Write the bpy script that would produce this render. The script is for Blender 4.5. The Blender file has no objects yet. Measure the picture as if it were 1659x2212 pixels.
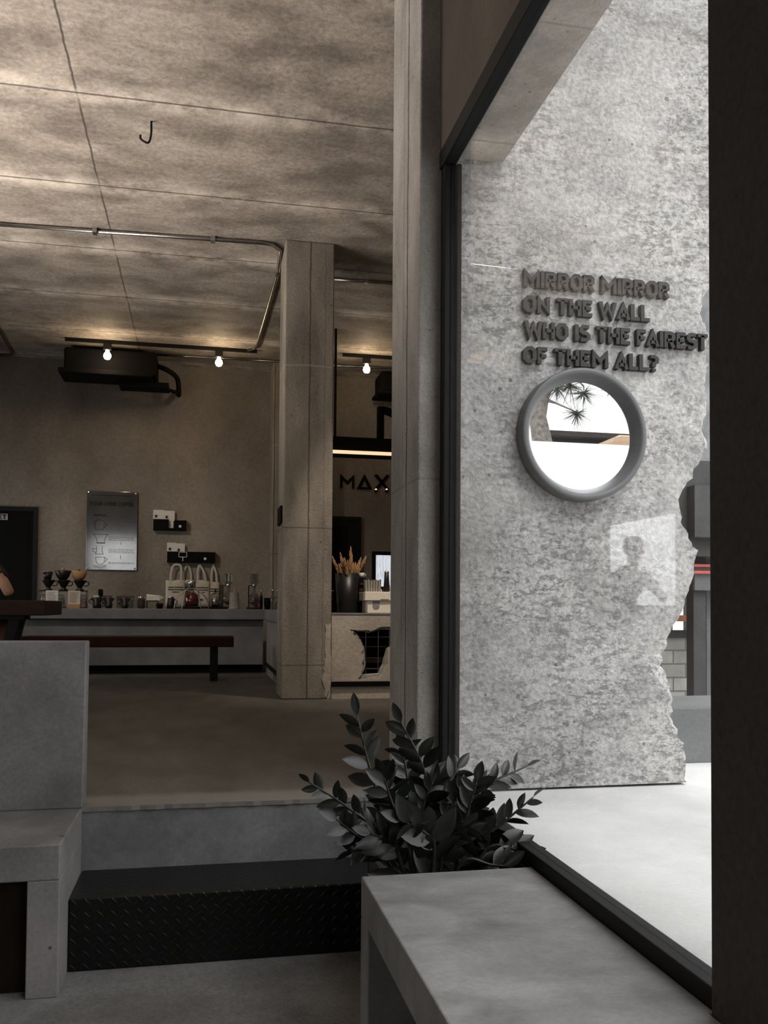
import bpy, bmesh, math, random
from mathutils import Vector, Matrix
random.seed(7)
S = bpy.context.scene
COL = S.collection

# ------------------------------------------------------------------ camera
FPX, PPX, PPY = 1900.0, 829.5, 1256.0
YAW, PITCH, ROLL = math.atan(392/1900), math.radians(1.7), math.radians(.4)
_f = Vector((math.sin(YAW)*math.cos(PITCH), math.cos(YAW)*math.cos(PITCH), math.sin(PITCH)))
_r0 = Vector((math.cos(YAW), -math.sin(YAW), 0)); _u0 = _r0.cross(_f)
_r = _r0*math.cos(ROLL) + _u0*math.sin(ROLL); _u = _u0*math.cos(ROLL) - _r0*math.sin(ROLL)
cd = bpy.data.cameras.new('camera'); cam = bpy.data.objects.new('camera', cd); COL.objects.link(cam)
cam.matrix_world = Matrix((_r, _u, -_f)).transposed().to_4x4()
cd.lens = 36*FPX/2212; cd.sensor_width = 36; cd.shift_y = (PPY-1106)/2212; cd.clip_start = .05
S.camera = cam
def P(u, v, y=None, x=None, z=None):
    d = _f + _r*((u-PPX)/FPX) - _u*((v-PPY)/FPX)
    return d*(y/d.y if y is not None else x/d.x if x is not None else z/d.z)
# ------------------------------------------------------------------ world, lights, exposure
SKY, SUN, K_LEFT, K_FRONT, K_BULB, K_BAR, K_COUNTER, K_COLUMN = 2.75, 1.65, 235, 58, 8, 380, 240, 190
w = bpy.data.worlds.new('sky'); S.world = w; w.use_nodes = True
wn = w.node_tree.nodes; wl = w.node_tree.links
bg = wn['Background']; bg.inputs['Strength'].default_value = SKY
tc = wn.new('ShaderNodeTexCoord'); sx = wn.new('ShaderNodeSeparateXYZ'); rp = wn.new('ShaderNodeValToRGB')
wl.new(tc.outputs['Generated'], sx.inputs[0]); wl.new(sx.outputs['Z'], rp.inputs[0]); wl.new(rp.outputs[0], bg.inputs['Color'])
rp.color_ramp.elements[0].position = 0; rp.color_ramp.elements[0].color = (.75, .75, .76, 1)
rp.color_ramp.elements[1].position = .7; rp.color_ramp.elements[1].color = (1, 1, 1, 1)
def area(name, loc, rot, sx_, sy_, power, col):
    l = bpy.data.lights.new(name, 'AREA'); l.shape = 'RECTANGLE'; l.size = sx_; l.size_y = sy_; l.energy = power; l.color = col
    o = bpy.data.objects.new(name, l); COL.objects.link(o); o.location = loc; o.rotation_euler = rot; return o
H = math.pi/2
dl = area('left_ceiling_fill', (-3.95, 6.2, .75), (0, -H-1.0, 0), 1.0, 4.6, K_LEFT, (1, .9, .81)); dl.data.spread = math.radians(112)  # added fill lamp at an unseen opening, tilted up to brighten the ceiling
for nm, ly, lw_ in (('portal_window', 2.86, 2.2), ('portal_side_window', -.55, 3.8)):
    pl = area(nm, (1.12, ly, .65), (0, H, 0), 3.05, lw_, 1, (1, 1, 1)); pl.data.cycles.is_portal = True
# unseen fill spots added to brighten the bar, the counter and the column
for nm, loc, aim, pw, sz in (('bar_fill', (1.95, 7.1, 3.2), (1.65, 8.5, -.2), K_BAR, 50), ('counter_fill', (-2.7, 8.2, 3.2), (-.3, 12.6, .3), K_COUNTER, 62), ('column_fill', (-2.3, 5.2, 3.2), (1.0, 8.4, .9), K_COLUMN, 40)):
    bl = bpy.data.lights.new(nm, 'SPOT'); bl.energy = pw; bl.color = (1, .87, .72); bl.spot_size = math.radians(sz); bl.spot_blend = 1; bl.shadow_soft_size = .08
    bo = bpy.data.objects.new(nm, bl); COL.objects.link(bo); bo.location = loc; bo.rotation_euler = (Vector(aim)-Vector(loc)).to_track_quat('-Z', 'Y').to_euler()
sl = bpy.data.lights.new('soft_sun', 'SUN'); sl.energy = SUN; sl.angle = math.radians(35); so = bpy.data.objects.new('soft_sun', sl); COL.objects.link(so)
so.rotation_euler = Vector((-.25, .62, -.75)).to_track_quat('-Z', 'Y').to_euler()
vs = S.view_settings; vs.view_transform = 'Standard'; vs.look = 'None'; vs.exposure = 0; vs.gamma = 1; vs.use_curve_mapping = False
S.cycles.max_bounces = 10; S.cycles.transparent_max_bounces = 16; S.cycles.sample_clamp_indirect = 6
S.cycles.use_denoising = True

# ------------------------------------------------------------------ materials
class NT:
    def __init__(s, name):
        s.m = bpy.data.materials.new(name); s.m.use_nodes = True
        s.n = s.m.node_tree.nodes; s.l = s.m.node_tree.links; s.b = s.n['Principled BSDF']
    def add(s, t, **k):
        n = s.n.new('ShaderNode'+t)
        for a, v in k.items(): setattr(n, a, v)
        return n
    def link(s, a, b): s.l.new(a, b)
    def coords(s, scale=(1, 1, 1)):
        if not hasattr(s, 'tc'): s.tc = s.add('TexCoord')
        mp = s.add('Mapping'); mp.inputs['Scale'].default_value = scale; s.link(s.tc.outputs['Object'], mp.inputs[0]); return mp.outputs[0]
    def noise(s, vec, scale, detail=6, rough=.6, dist=0):
        n = s.add('TexNoise'); n.inputs['Scale'].default_value = scale; n.inputs['Detail'].default_value = detail
        n.inputs['Roughness'].default_value = rough; n.inputs['Distortion'].default_value = dist
        s.link(vec, n.inputs['Vector']); return n.outputs['Fac']
    def ramp(s, fac, stops):
        r = s.add('ValToRGB'); e = r.color_ramp.elements
        while len(e) < len(stops): e.new(.5)
        for el, (p, c) in zip(e, stops):
            el.position = p; el.color = (*c, 1) if not isinstance(c, (int, float)) else (c, c, c, 1)
        s.link(fac, r.inputs[0]); return r.outputs[0]
    def mix(s, mode, fac, a, b):
        m = s.add('Mix', data_type='RGBA', blend_type=mode)
        for k, v in ((0, fac), (6, a), (7, b)):
            sock = m.inputs[k]
            if hasattr(v, 'is_linked'): s.link(v, sock)
            elif k == 0: sock.default_value = v
            else: sock.default_value = (v, v, v, 1) if isinstance(v, (int, float)) else (*v, 1)
        return m.outputs[2]
    def math(s, op, a, b=0.0, c=0.0):
        m = s.add('Math', operation=op)
        for i, v in enumerate((a, b, c)):
            if hasattr(v, 'is_linked'): s.link(v, m.inputs[i])
            else: m.inputs[i].default_value = v
        return m.outputs[0]
def concrete(name, dark, light, scale=1.6, rough=.75, bump=.25, fine=45, stretch=(1, 1, 1), contrast=(.32, .68), pits=0, lines=(), bands=None, finec=.25, spec=.35, bdist=.02, scratch=0, dist=.2):
    t = NT(name); v = t.coords(stretch)
    n1 = t.noise(v, scale, 9, .62, dist)
    col = t.ramp(n1, [(contrast[0], dark), (contrast[1], light)])
    if scratch:
        sc_ = t.ramp(t.noise(t.coords((.8, 1, 1.5)), 26, 11, .8, .0), [(.52, 0), (.66, 1)]); msk = t.ramp(t.noise(t.coords(), 1.3, 4, .6), [(.38, .15), (.6, 1)])
        scm = t.math('MULTIPLY', sc_, msk); col = t.mix('MIX', t.math('MULTIPLY', scm, scratch), col, tuple(c*.62 for c in dark))
    v0 = t.coords()
    n2 = t.noise(v0, fine, 5, .7)
    col = t.mix('OVERLAY', finec, col, t.ramp(n2, [(.25, 0.1), (.75, .9)]))
    n3 = t.noise(v0, .45, 3, .5)
    col = t.mix('MULTIPLY', .55, col, t.ramp(n3, [(.35, .55), (.6, 1.0)]))
    hgt = n2 if not scratch else t.math('SUBTRACT', n2, t.math('MULTIPLY', scm, .55))
    if pits:
        vo = t.add('TexVoronoi'); vo.inputs['Scale'].default_value = pits; t.link(v0, vo.inputs['Vector'])
        th = t.math('MULTIPLY', t.noise(v0, pits*.25, 2), .28)
        pm = t.math('LESS_THAN', vo.outputs['Distance'], t.math('SUBTRACT', th, .075))
        col = t.mix('MIX', t.math('MULTIPLY', pm, .75), col, tuple(c*.3 for c in dark))
        hgt = t.math('SUBTRACT', hgt, t.math('MULTIPLY', pm, .8))
    if lines or bands:
        sep = t.add('SeparateXYZ'); t.link(v0, sep.inputs[0]); wob = t.noise(v0, 3.5, 6, .7)
    for (ax, pos, hw, c, amp, st) in lines:
        d = t.math('ADD', t.math('SUBTRACT', sep.outputs[ax], pos), t.math('MULTIPLY', t.math('SUBTRACT', wob, .5), amp))
        d = t.math('ABSOLUTE', d)
        mr = t.add('MapRange'); t.link(d, mr.inputs[0]); mr.inputs[1].default_value = hw*.5; mr.inputs[2].default_value = hw; mr.inputs[3].default_value = st; mr.inputs[4].default_value = 0
        col = t.mix('MIX', mr.outputs[0], col, c)
    if bands:      # (axis, offset, period, light colour, dark colour): board joints with lime bloom
        ax, off, per, lc, dc = bands
        ph = t.math('FRACT', t.math('DIVIDE', t.math('SUBTRACT', sep.outputs[ax], off-per/2), per))
        d0 = t.math('MULTIPLY', t.math('SUBTRACT', ph, .5), per)
        d1 = t.math('ABSOLUTE', t.math('ADD', d0, t.math('MULTIPLY', t.math('SUBTRACT', wob, .5), .12)))
        patch = t.ramp(t.noise(v0, 2.2, 7, .75), [(.40, 0), (.6, 1)])
        mr = t.add('MapRange'); t.link(d1, mr.inputs[0]); mr.inputs[1].default_value = .0; mr.inputs[2].default_value = .2; mr.inputs[3].default_value = .85; mr.inputs[4].default_value = 0
        col = t.mix('MIX', t.math('MULTIPLY', mr.outputs[0], patch), col, lc)
        d2 = t.math('ABSOLUTE', t.math('ADD', d0, t.math('MULTIPLY', t.math('SUBTRACT', wob, .5), .02)))
        mr = t.add('MapRange'); t.link(d2, mr.inputs[0]); mr.inputs[1].default_value = .006; mr.inputs[2].default_value = .014; mr.inputs[3].default_value = .8; mr.inputs[4].default_value = 0
        col = t.mix('MIX', mr.outputs[0], col, dc)
    bp = t.add('Bump'); bp.inputs['Strength'].default_value = bump; bp.inputs['Distance'].default_value = bdist
    t.link(hgt, bp.inputs['Height']); t.link(bp.outputs[0], t.b.inputs['Normal'])
    t.link(col, t.b.inputs['Base Color']); t.b.inputs['Roughness'].default_value = rough; t.b.inputs['Specular IOR Level'].default_value = spec
    return t.m
def plain(name, col, rough=.5, metal=0, var=.15, nscale=20, spec=.5, bump=0, emit=None):
    t = NT(name); v = t.coords(); n = t.noise(v, nscale, 5)
    t.link(t.ramp(n, [(.3, tuple(c*(1-var) for c in col)), (.7, tuple(min(1, c*(1+var)) for c in col))]), t.b.inputs['Base Color'])
    t.b.inputs['Roughness'].default_value = rough; t.b.inputs['Metallic'].default_value = metal; t.b.inputs['Specular IOR Level'].default_value = spec
    if bump:
        bp = t.add('Bump'); bp.inputs['Strength'].default_value = bump; bp.inputs['Distance'].default_value = .01; t.link(n, bp.inputs['Height']); t.link(bp.outputs[0], t.b.inputs['Normal'])
    if emit: t.b.inputs['Emission Color'].default_value = (*emit[0], 1); t.b.inputs['Emission Strength'].default_value = emit[1]
    return t.m
def wood(name, d, l, stretch=(1, 12, 12), scale=3, rough=.5):
    t = NT(name); v = t.coords(stretch); n = t.noise(v, scale, 6, .6, 1)
    t.link(t.ramp(n, [(.3, d), (.7, l)]), t.b.inputs['Base Color']); t.b.inputs['Roughness'].default_value = rough; t.b.inputs['Specular IOR Level'].default_value = .15; return t.m
def clear_glass(name, tint=(.97, .98, .98), ior=1.45, boost=1.0):
    t = NT(name); t.n.remove(t.b); tr = t.add('BsdfTransparent'); tr.inputs[0].default_value = (*tint, 1)
    gl = t.add('BsdfGlossy'); gl.inputs['Roughness'].default_value = .01; lw = t.add('LayerWeight'); f0 = ((ior-1)/(ior+1))**2*boost
    mx = t.add('MixShader'); t.link(t.math('ADD', t.math('MULTIPLY', t.math('POWER', lw.outputs['Facing'], 5), 1-f0), f0), mx.inputs[0]); t.link(tr.outputs[0], mx.inputs[1]); t.link(gl.outputs[0], mx.inputs[2])
    t.link(mx.outputs[0], t.n['Material Output'].inputs[0]); return t.m

M = {}
M['ceiling'] = concrete('ceiling_concrete', (.19, .163, .138), (.38, .333, .287), 2.0, .7, .25, 26, (.8, 1.35, 1), (.38, .62),
    bands=(1, 6.21, 1.357, (.78, .70, .61), (.05, .04, .033)), lines=[(0, -.885, .010, (.05, .04, .033), .03, .85)], finec=.5)
M['backwall'] = concrete('back_wall_concrete', (.17, .148, .123), (.33, .29, .245), .9, .75, .12, 22, (1, 1, .6), (.3, .7), finec=.25)
M['column'] = concrete('column_concrete', (.17, .15, .125), (.36, .32, .27), 2.2, .75, .4, 40, (1.6, 1.6, .5), (.32, .68), pits=9,
    lines=[(0, .975, .010, (.06, .05, .04), .025, .8), (0, 1.12, .006, (.09, .08, .065), .04, .5), (2, .75, .008, (.07, .06, .05), .01, .7), (2, -.55, .008, (.07, .06, .05), .01, .6), (2, 2.3, .01, (.4, .36, .3), .05, .5)])
M['post'] = concrete('post_concrete', (.28, .262, .24), (.52, .49, .455), 3.5, .8, .6, 50, (1, 1, .5), (.3, .7), pits=14,
    lines=[(1, 4.31, .012, (.03, .025, .02), .05, .9), (1, 4.40, .006, (.06, .05, .04), .03, .6), (2, .62, .008, (.17, .16, .15), .03, .5)])
M['stucco'] = concrete('rough_wall_concrete', (.34, .336, .328), (.63, .62, .605), 2.0, .9, .8, 46, (1, 1, 1.4), (.3, .66), pits=9, finec=.6, bdist=.016, scratch=.6)
M['floor'] = concrete('raised_floor_concrete', (.06, .054, .048), (.135, .123, .108), 2.0, .5, .12, 60, (2.5, 1, 1), (.3, .7), finec=.5, spec=.5, lines=[(1, 4.06, .2, (.24, .225, .205), .08, .6)])  # lighter front band paints window daylight onto the floor edge
M['riser'] = concrete('trowelled_concrete', (.105, .108, .112), (.25, .253, .257), 3.2, .6, .08, 50, (1, 1, 1), (.32, .7), finec=.2)
M['lowfloor'] = concrete('lower_floor_concrete', (.15, .145, .14), (.33, .322, .315), 2.4, .55, .08, 70, (1, 1, 1), (.3, .7), finec=.4)
M['bench'] = concrete('bench_concrete', (.20, .20, .20), (.43, .43, .43), 3.6, .5, .06, 60, (1, 1.3, 1), (.32, .7), finec=.15, spec=.45)
M['settee'] = concrete('seat_concrete', (.17, .162, .16), (.34, .324, .32), 2.3, .6, .08, 60, (1, 1, 1), (.3, .7), pits=6, finec=.25)
M['counter'] = concrete('counter_concrete', (.13, .135, .145), (.25, .255, .265), 2.0, .6, .06, 60, (1, 1, 1), (.3, .7), finec=.2)
M['plaster'] = concrete('cream_plaster', (.42, .37, .31), (.62, .56, .48), 2.0, .8, .3, 30, (1, 1, 1), (.3, .7), finec=.3)
M['darkwall'] = concrete('dark_pillar_concrete', (.034, .029, .027), (.062, .054, .05), 1.5, .8, .3, 50, (1, 1, .4), (.3, .7), finec=.4)
M['lintel'] = concrete('lintel_concrete', (.055, .045, .037), (.10, .083, .068), 1.6, .8, .2, 40, (1, 1, .6), (.3, .7), finec=.3)
M['yard'] = concrete('yard_concrete', (.58, .575, .565), (.76, .755, .745), 1.5, .8, .08, 50, (1, 1, 1), (.32, .7), finec=.15)
M['white_wall'] = plain('white_render', (.86, .86, .86), .8, 0, .04, 5)
M['black'] = plain('black_metal', (.008, .008, .0085), .5, 0, .2, 30, .2)
M['frame'] = plain('black_frame', (.007, .007, .0075), .55, 0, .2, 30, .2)
M['matteblack'] = plain('matte_black', (.005, .005, .005), .8, 0, .2, 30, .1)
M['letters'] = plain('charcoal_letters', (.013, .0133, .0145), .6, 0, .1, 30)
M['ringgrey'] = plain('grey_ring', (.115, .117, .122), .45, 0, .08, 20)
M['mirror'] = plain('mirror_silver', (.95, .95, .95), .0, 1, 0, 3)
M['glass'] = clear_glass('window_glass', (.97, .975, .975), 1.45, 1.25)
M['jar'] = clear_glass('jar_glass', (.75, .76, .76), 1.5, 2.2)
M['steel'] = plain('steel_pipe', (.33, .32, .3), .3, 1, .1, 20)
M['silver'] = plain('polished_metal', (.6, .6, .6), .2, 1, .05, 20)
M['poster'] = None
M['redwood'] = wood('dark_red_wood', (.016, .0045, .003), (.036, .011, .007))
M['tablewood'] = wood('dark_brown_wood', (.022, .012, .008), (.05, .028, .018))
M['bowlwood'] = wood('light_wood', (.30, .17, .075), (.48, .30, .15), (3, 3, 14), 4)
M['paper'] = plain('white_paper', (.66, .65, .62), .8, 0, .06, 15)
M['canvas'] = plain('natural_canvas', (.55, .50, .42), .9, 0, .1, 120, .2, .3)
M['ink'] = plain('dark_ink', (.03, .028, .026), .8, 0, .1, 20, .2)
M['boxwhite'] = plain('cream_board', (.78, .72, .62), .6, 0, .04, 20)
M['led'] = plain('warm_led', (1, .8, .55), .5, 0, 0, 3, .5, 0, ((1, .72, .42), .95))
M['bulb'] = plain('bulb_glow', (1, .9, .75), .5, 0, 0, 3, .5, 0, ((1, .80, .56), 25))
M['pampas'] = plain('dried_grass', (.46, .28, .15), .9, 0, .35, 60, .2)
M['stalk'] = plain('dried_stem', (.22, .13, .06), .9, 0, .2, 40, .2)
M['soil'] = plain('dark_soil', (.02, .017, .014), .95, 0, .4, 60, .1, .8)
M['stem'] = plain('plant_stem', (.016, .019, .012), .5, 0, .2, 30)
M['skin'] = plain('skin', (.50, .28, .18), .55, 0, .12, 12, .4)
M['cloth'] = plain('dark_shirt', (.03, .03, .035), .9, 0, .2, 60, .2)
M['shorts'] = plain('tan_shorts', (.12, .10, .08), .9, 0, .15, 60, .2)
M['hair'] = plain('black_hair', (.01, .008, .007), .5, 0, .2, 60)
M['strap'] = plain('brown_strap', (.05, .02, .012), .6, 0, .2, 40)
M['red'] = plain('red_liquid', (.16, .01, .012), .2, 0, .2, 20)
M['magenta'] = plain('magenta_glass', (.12, .01, .05), .2, 0, .2, 20)
M['amber'] = plain('amber_liquid', (.25, .12, .03), .2, 0, .2, 20)
M['block'] = None
M['darkpanel'] = concrete('dark_grey_render', (.05, .05, .051), (.085, .085, .085), 2, .8, .1, 40)
M['lowgrey'] = concrete('smooth_grey_render', (.12, .122, .125), (.17, .172, .175), 2, .7, .1, 50)
M['bark'] = plain('pine_bark', (.20, .18, .165), .95, 0, .5, 14, .2, 1)
M['needle'] = plain('pine_needles', (.10, .105, .09), .8, 0, .3, 30, .2)
M['roofing'] = plain('brown_roofing', (.05, .047, .045), .8, 0, .25, 14, .2)
M['tan'] = plain('tan_paint', (.38, .25, .16), .6, 0, .08, 10)
M['orange'] = plain('orange_rail', (.45, .17, .07), .6, 0, .1, 10)
M['redstripe'] = plain('red_stripe', (.55, .10, .08), .6, 0, .1, 10)
M['terracotta'] = plain('clay', (.03, .02, .015), .8, 0, .2, 10)
M['blackplastic'] = plain('black_plastic', (.010, .0095, .0095), .4, 0, .1, 30, .35)
M['darkbrown'] = plain('dark_brown_board', (.016, .011, .008), .85, 0, .2, 12, .1)
M['crate'] = wood('crate_wood', (.03, .012, .007), (.08, .035, .02))
def diamond_plate():
    t = NT('tread_plate'); v = t.coords(); sep = t.add('SeparateXYZ'); t.link(v, sep.inputs[0])
    # two interleaved sets of short raised bars at +-45 degrees on an alternating grid
    def bars(sgn, ox, oy):
        px, py = .05, .05
        def cell(a, off, per): return t.math('MULTIPLY', t.math('SUBTRACT', t.math('FRACT', t.math('DIVIDE', t.math('ADD', a, off), per)), .5), per)
        yz = t.math('SUBTRACT', sep.outputs[1], sep.outputs[2])
        cx = cell(sep.outputs[0], ox+10, px); cy = cell(yz, oy+10, py)
        a = t.math('MULTIPLY', t.math('ADD', cx, t.math('MULTIPLY', cy, sgn)), .7071); b = t.math('MULTIPLY', t.math('SUBTRACT', cx, t.math('MULTIPLY', cy, sgn)), .7071)
        e = t.math('ADD', t.math('POWER', t.math('DIVIDE', t.math('ABSOLUTE', a), .019), 2), t.math('POWER', t.math('DIVIDE', t.math('ABSOLUTE', b), .005), 2))
        mr = t.add('MapRange'); t.link(e, mr.inputs[0]); mr.inputs[1].default_value = 0; mr.inputs[2].default_value = 1.3; mr.inputs[3].default_value = 1; mr.inputs[4].default_value = 0
        return mr.outputs[0]
    hgt = t.math('MAXIMUM', bars(1, 0, 0), bars(-1, .025, .025))
    bp = t.add('Bump'); bp.inputs['Strength'].default_value = .5; bp.inputs['Distance'].default_value = .004; t.link(hgt, bp.inputs['Height']); t.link(bp.outputs[0], t.b.inputs['Normal'])
    n = t.noise(v, 9, 5); t.link(t.ramp(n, [(.3, .003), (.7, .006)]), t.b.inputs['Base Color'])
    t.b.inputs['Roughness'].default_value = .34; t.b.inputs['Specular IOR Level'].default_value = .35; return t.m
M['plate'] = diamond_plate()
def leaf_mat():
    t = NT('glossy_leaf'); v = t.coords(); n = t.noise(v, 14, 4)
    t.link(t.ramp(n, [(.3, (.004, .005, .004)), (.7, (.018, .021, .016))]), t.b.inputs['Base Color']); t.b.inputs['Roughness'].default_value = .33; t.b.inputs['Specular IOR Level'].default_value = .5
    return t.m
M['leaf'] = leaf_mat()
def poster_mat():
    t = NT('brushed_steel_sheet'); v = t.coords((1, 1, 1)); n = t.noise(v, 3, 5); n2 = t.noise(t.coords((1, 1, 60)), 8, 3)
    t.link(t.ramp(n2, [(.3, (.21, .21, .207)), (.7, (.29, .29, .286))]), t.b.inputs['Base Color'])
    t.b.inputs['Metallic'].default_value = .9; t.link(t.ramp(n, [(.3, .08), (.7, .12)]), t.b.inputs['Roughness']); return t.m
M['poster'] = poster_mat()
def block_mat():
    t = NT('hollow_block_wall'); v = t.coords(); mp = t.add('Mapping'); mp.inputs['Rotation'].default_value = (H, 0, 0); t.link(t.tc.outputs['Object'], mp.inputs[0])
    br = t.add('TexBrick'); t.link(mp.outputs[0], br.inputs['Vector']); br.inputs['Scale'].default_value = 1; br.inputs['Brick Width'].default_value = .26; br.inputs['Row Height'].default_value = .13
    br.inputs['Mortar Size'].default_value = .008; br.inputs['Color1'].default_value = (.55, .54, .51, 1); br.inputs['Color2'].default_value = (.40, .385, .36, 1); br.inputs['Mortar'].default_value = (.22, .21, .19, 1)
    n = t.noise(v, 6, 6); t.link(t.mix('MULTIPLY', .7, br.outputs[0], t.ramp(n, [(.3, .6), (.7, 1.0)])), t.b.inputs['Base Color']); t.b.inputs['Roughness'].default_value = .9; return t.m
M['block'] = block_mat()

# ------------------------------------------------------------------ mesh helpers
class MB:
    def __init__(s): s.v = []; s.f = []
    def add(s, vs_, fs):
        o = len(s.v); s.v += [Vector(v) for v in vs_]; s.f += [tuple(i+o for i in f) for f in fs]; return s
    def box(s, x0, x1, y0, y1, z0, z1):
        return s.add([(x0, y0, z0), (x1, y0, z0), (x1, y1, z0), (x0, y1, z0), (x0, y0, z1), (x1, y0, z1), (x1, y1, z1), (x0, y1, z1)],
                     [(0, 3, 2, 1), (4, 5, 6, 7), (0, 1, 5, 4), (1, 2, 6, 5), (2, 3, 7, 6), (3, 0, 4, 7)])
    def prism_y(s, poly, y0, y1):     # polygon of (x, z), counter-clockwise from -y
        n = len(poly)
        return s.add([(x, y0, z) for x, z in poly]+[(x, y1, z) for x, z in poly],
                     [tuple(range(n)), tuple(range(2*n-1, n-1, -1))]+[(i, i+n, (i+1) % n+n, (i+1) % n) for i in range(n)])
    def tube(s, pts, r, n=8, caps=True):
        pts = [Vector(p) for p in pts]; rs = r if isinstance(r, (list, tuple)) else [r]*len(pts); rings = []; up = None
        for i, p in enumerate(pts):
            d = (pts[min(i+1, len(pts)-1)]-pts[max(i-1, 0)]).normalized()
            if up is None: up = d.orthogonal().normalized()
            up = (up-d*up.dot(d)).normalized(); b = d.cross(up)
            rings.append([p+(up*math.cos(2*math.pi*k/n)+b*math.sin(2*math.pi*k/n))*rs[i] for k in range(n)])
        fs = [(i*n+k, i*n+(k+1) % n, (i+1)*n+(k+1) % n, (i+1)*n+k) for i in range(len(pts)-1) for k in range(n)]
        if caps: fs += [tuple(range(n-1, -1, -1)), tuple((len(pts)-1)*n+k for k in range(n))]
        return s.add([v for r_ in rings for v in r_], fs)
    def lathe(s, c, prof, n=24, axis='z'):     # prof: (radius, height)
        c = Vector(c); vs_ = []; fs = []
        for r, h in prof:
            for k in range(n):
                a = 2*math.pi*k/n
                vs_.append(c+(Vector((r*math.cos(a), r*math.sin(a), h)) if axis == 'z' else Vector((r*math.cos(a), -h, r*math.sin(a)))))
        for i in range(len(prof)-1):
            for k in range(n): fs.append((i*n+k, i*n+(k+1) % n, (i+1)*n+(k+1) % n, (i+1)*n+k))
        if prof[0][0] > 1e-5: fs.append(tuple(range(n-1, -1, -1)))
        if prof[-1][0] > 1e-5: fs.append(tuple((len(prof)-1)*n+k for k in range(n)))
        return s.add(vs_, fs)
    def build(s, name, mat, parent=None, smooth=False, bevel=0, at=None):
        off = Vector(parent['_o']) if parent is not None else Vector(at) if at is not None else Vector((0, 0, 0))
        me = bpy.data.meshes.new(name); me.from_pydata([v-off for v in s.v], [], s.f); me.validate()
        bm = bmesh.new(); bm.from_mesh(me); bmesh.ops.remove_doubles(bm, verts=bm.verts, dist=1e-6); bmesh.ops.recalc_face_normals(bm, faces=bm.faces)
        if bevel: bmesh.ops.bevel(bm, geom=[e for e in bm.edges if e.is_manifold and e.calc_face_angle(0) > .6], offset=bevel, segments=2, profile=.5, affect='EDGES', clamp_overlap=True)
        bm.to_mesh(me); bm.free()
        if smooth:
            for p in me.polygons: p.use_smooth = True
        me.materials.append(M[mat] if isinstance(mat, str) else mat)
        o = bpy.data.objects.new(name, me); COL.objects.link(o); o['_o'] = tuple(off)
        if parent is not None: o.parent = parent
        else: o.location = off
        return o
def thing(name, loc, label, cat, group=None):
    o = bpy.data.objects.new(name, None); COL.objects.link(o); o.location = loc; o['_o'] = tuple(loc); o.empty_display_size = .05
    return tag(o, label, cat, group)
def tag(o, label, cat, group=None):
    o['label'] = label; o['category'] = cat
    if group: o['group'] = group
    return o
def struct(o, label=None):
    o['kind'] = 'structure'
    if label: o['label'] = label
    return o
def kids(o): return list(o.children)
def dup(o, parent=None, loc=None):
    c = o.copy(); COL.objects.link(c)
    if parent is not None: c.parent = parent
    if loc is not None: c.location = loc
    for k in kids(o): dup(k, c)
    return c
# stroke lettering
GL = {'M': (.94, [[(.11, 0), (.11, .86), (.47, .40), (.83, .86), (.83, 0)]]), 'I': (.2, [[(.1, 0), (.1, 1)]]),
 'R': (.68, [[(.1, 0), (.1, .9), (.42, .9), (.56, .8), (.56, .56), (.42, .44), (.12, .44)], [(.36, .44), (.58, 0)]]),
 'O': (.72, [[(.1, .28), (.1, .72), (.26, .9), (.46, .9), (.62, .72), (.62, .28), (.46, .1), (.26, .1), 'c']]),
 'N': (.70, [[(.1, 0), (.1, .84), (.6, .16), (.6, 1)]]), 'T': (.62, [[(0, .9), (.62, .9)], [(.31, 0), (.31, .9)]]),
 'H': (.68, [[(.1, 0), (.1, 1)], [(.58, 0), (.58, 1)], [(.1, .5), (.58, .5)]]), 'E': (.58, [[(.56, .9), (.1, .9), (.1, .1), (.56, .1)], [(.1, .5), (.5, .5)]]),
 'W': (.96, [[(.06, 1), (.25, .12), (.48, .78), (.71, .12), (.9, 1)]]), 'A': (.72, [[(.06, 0), (.36, .88), (.66, 0)], [(.18, .27), (.54, .27)]]),
 'L': (.52, [[(.1, 1), (.1, .1), (.52, .1)]]), 'S': (.6, [[(.54, .9), (.22, .9), (.1, .8), (.1, .62), (.2, .52), (.42, .48), (.52, .38), (.52, .2), (.4, .1), (.06, .1)]]),
 'F': (.54, [[(.54, .9), (.1, .9), (.1, 0)], [(.1, .48), (.48, .48)]]), '?': (.5, [[(.06, .9), (.3, .9), (.44, .78), (.44, .6), (.26, .46), (.26, .27)], [(.26, 0), (.26, .17)]]),
 'P': (.66, [[(.1, 0), (.1, .9), (.42, .9), (.56, .8), (.56, .56), (.42, .42), (.12, .42)]]), 'U': (.72, [[(.1, 1), (.1, .28), (.26, .1), (.46, .1), (.62, .28), (.62, 1)]]),
 'V': (.7, [[(.06, 1), (.34, .12), (.62, 1)]]), 'C': (.64, [[(.6, .9), (.26, .9), (.1, .72), (.1, .28), (.26, .1), (.6, .1)]]), '-': (.44, [[(.06, .45), (.38, .45)]]),
 'X': (.74, [[(.06, 0), (.66, 1)], [(.06, 1), (.66, 0)]]), 'D': (.76, [[(.08, .07), (.38, .88), (.68, .07), 'c']])}
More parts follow.
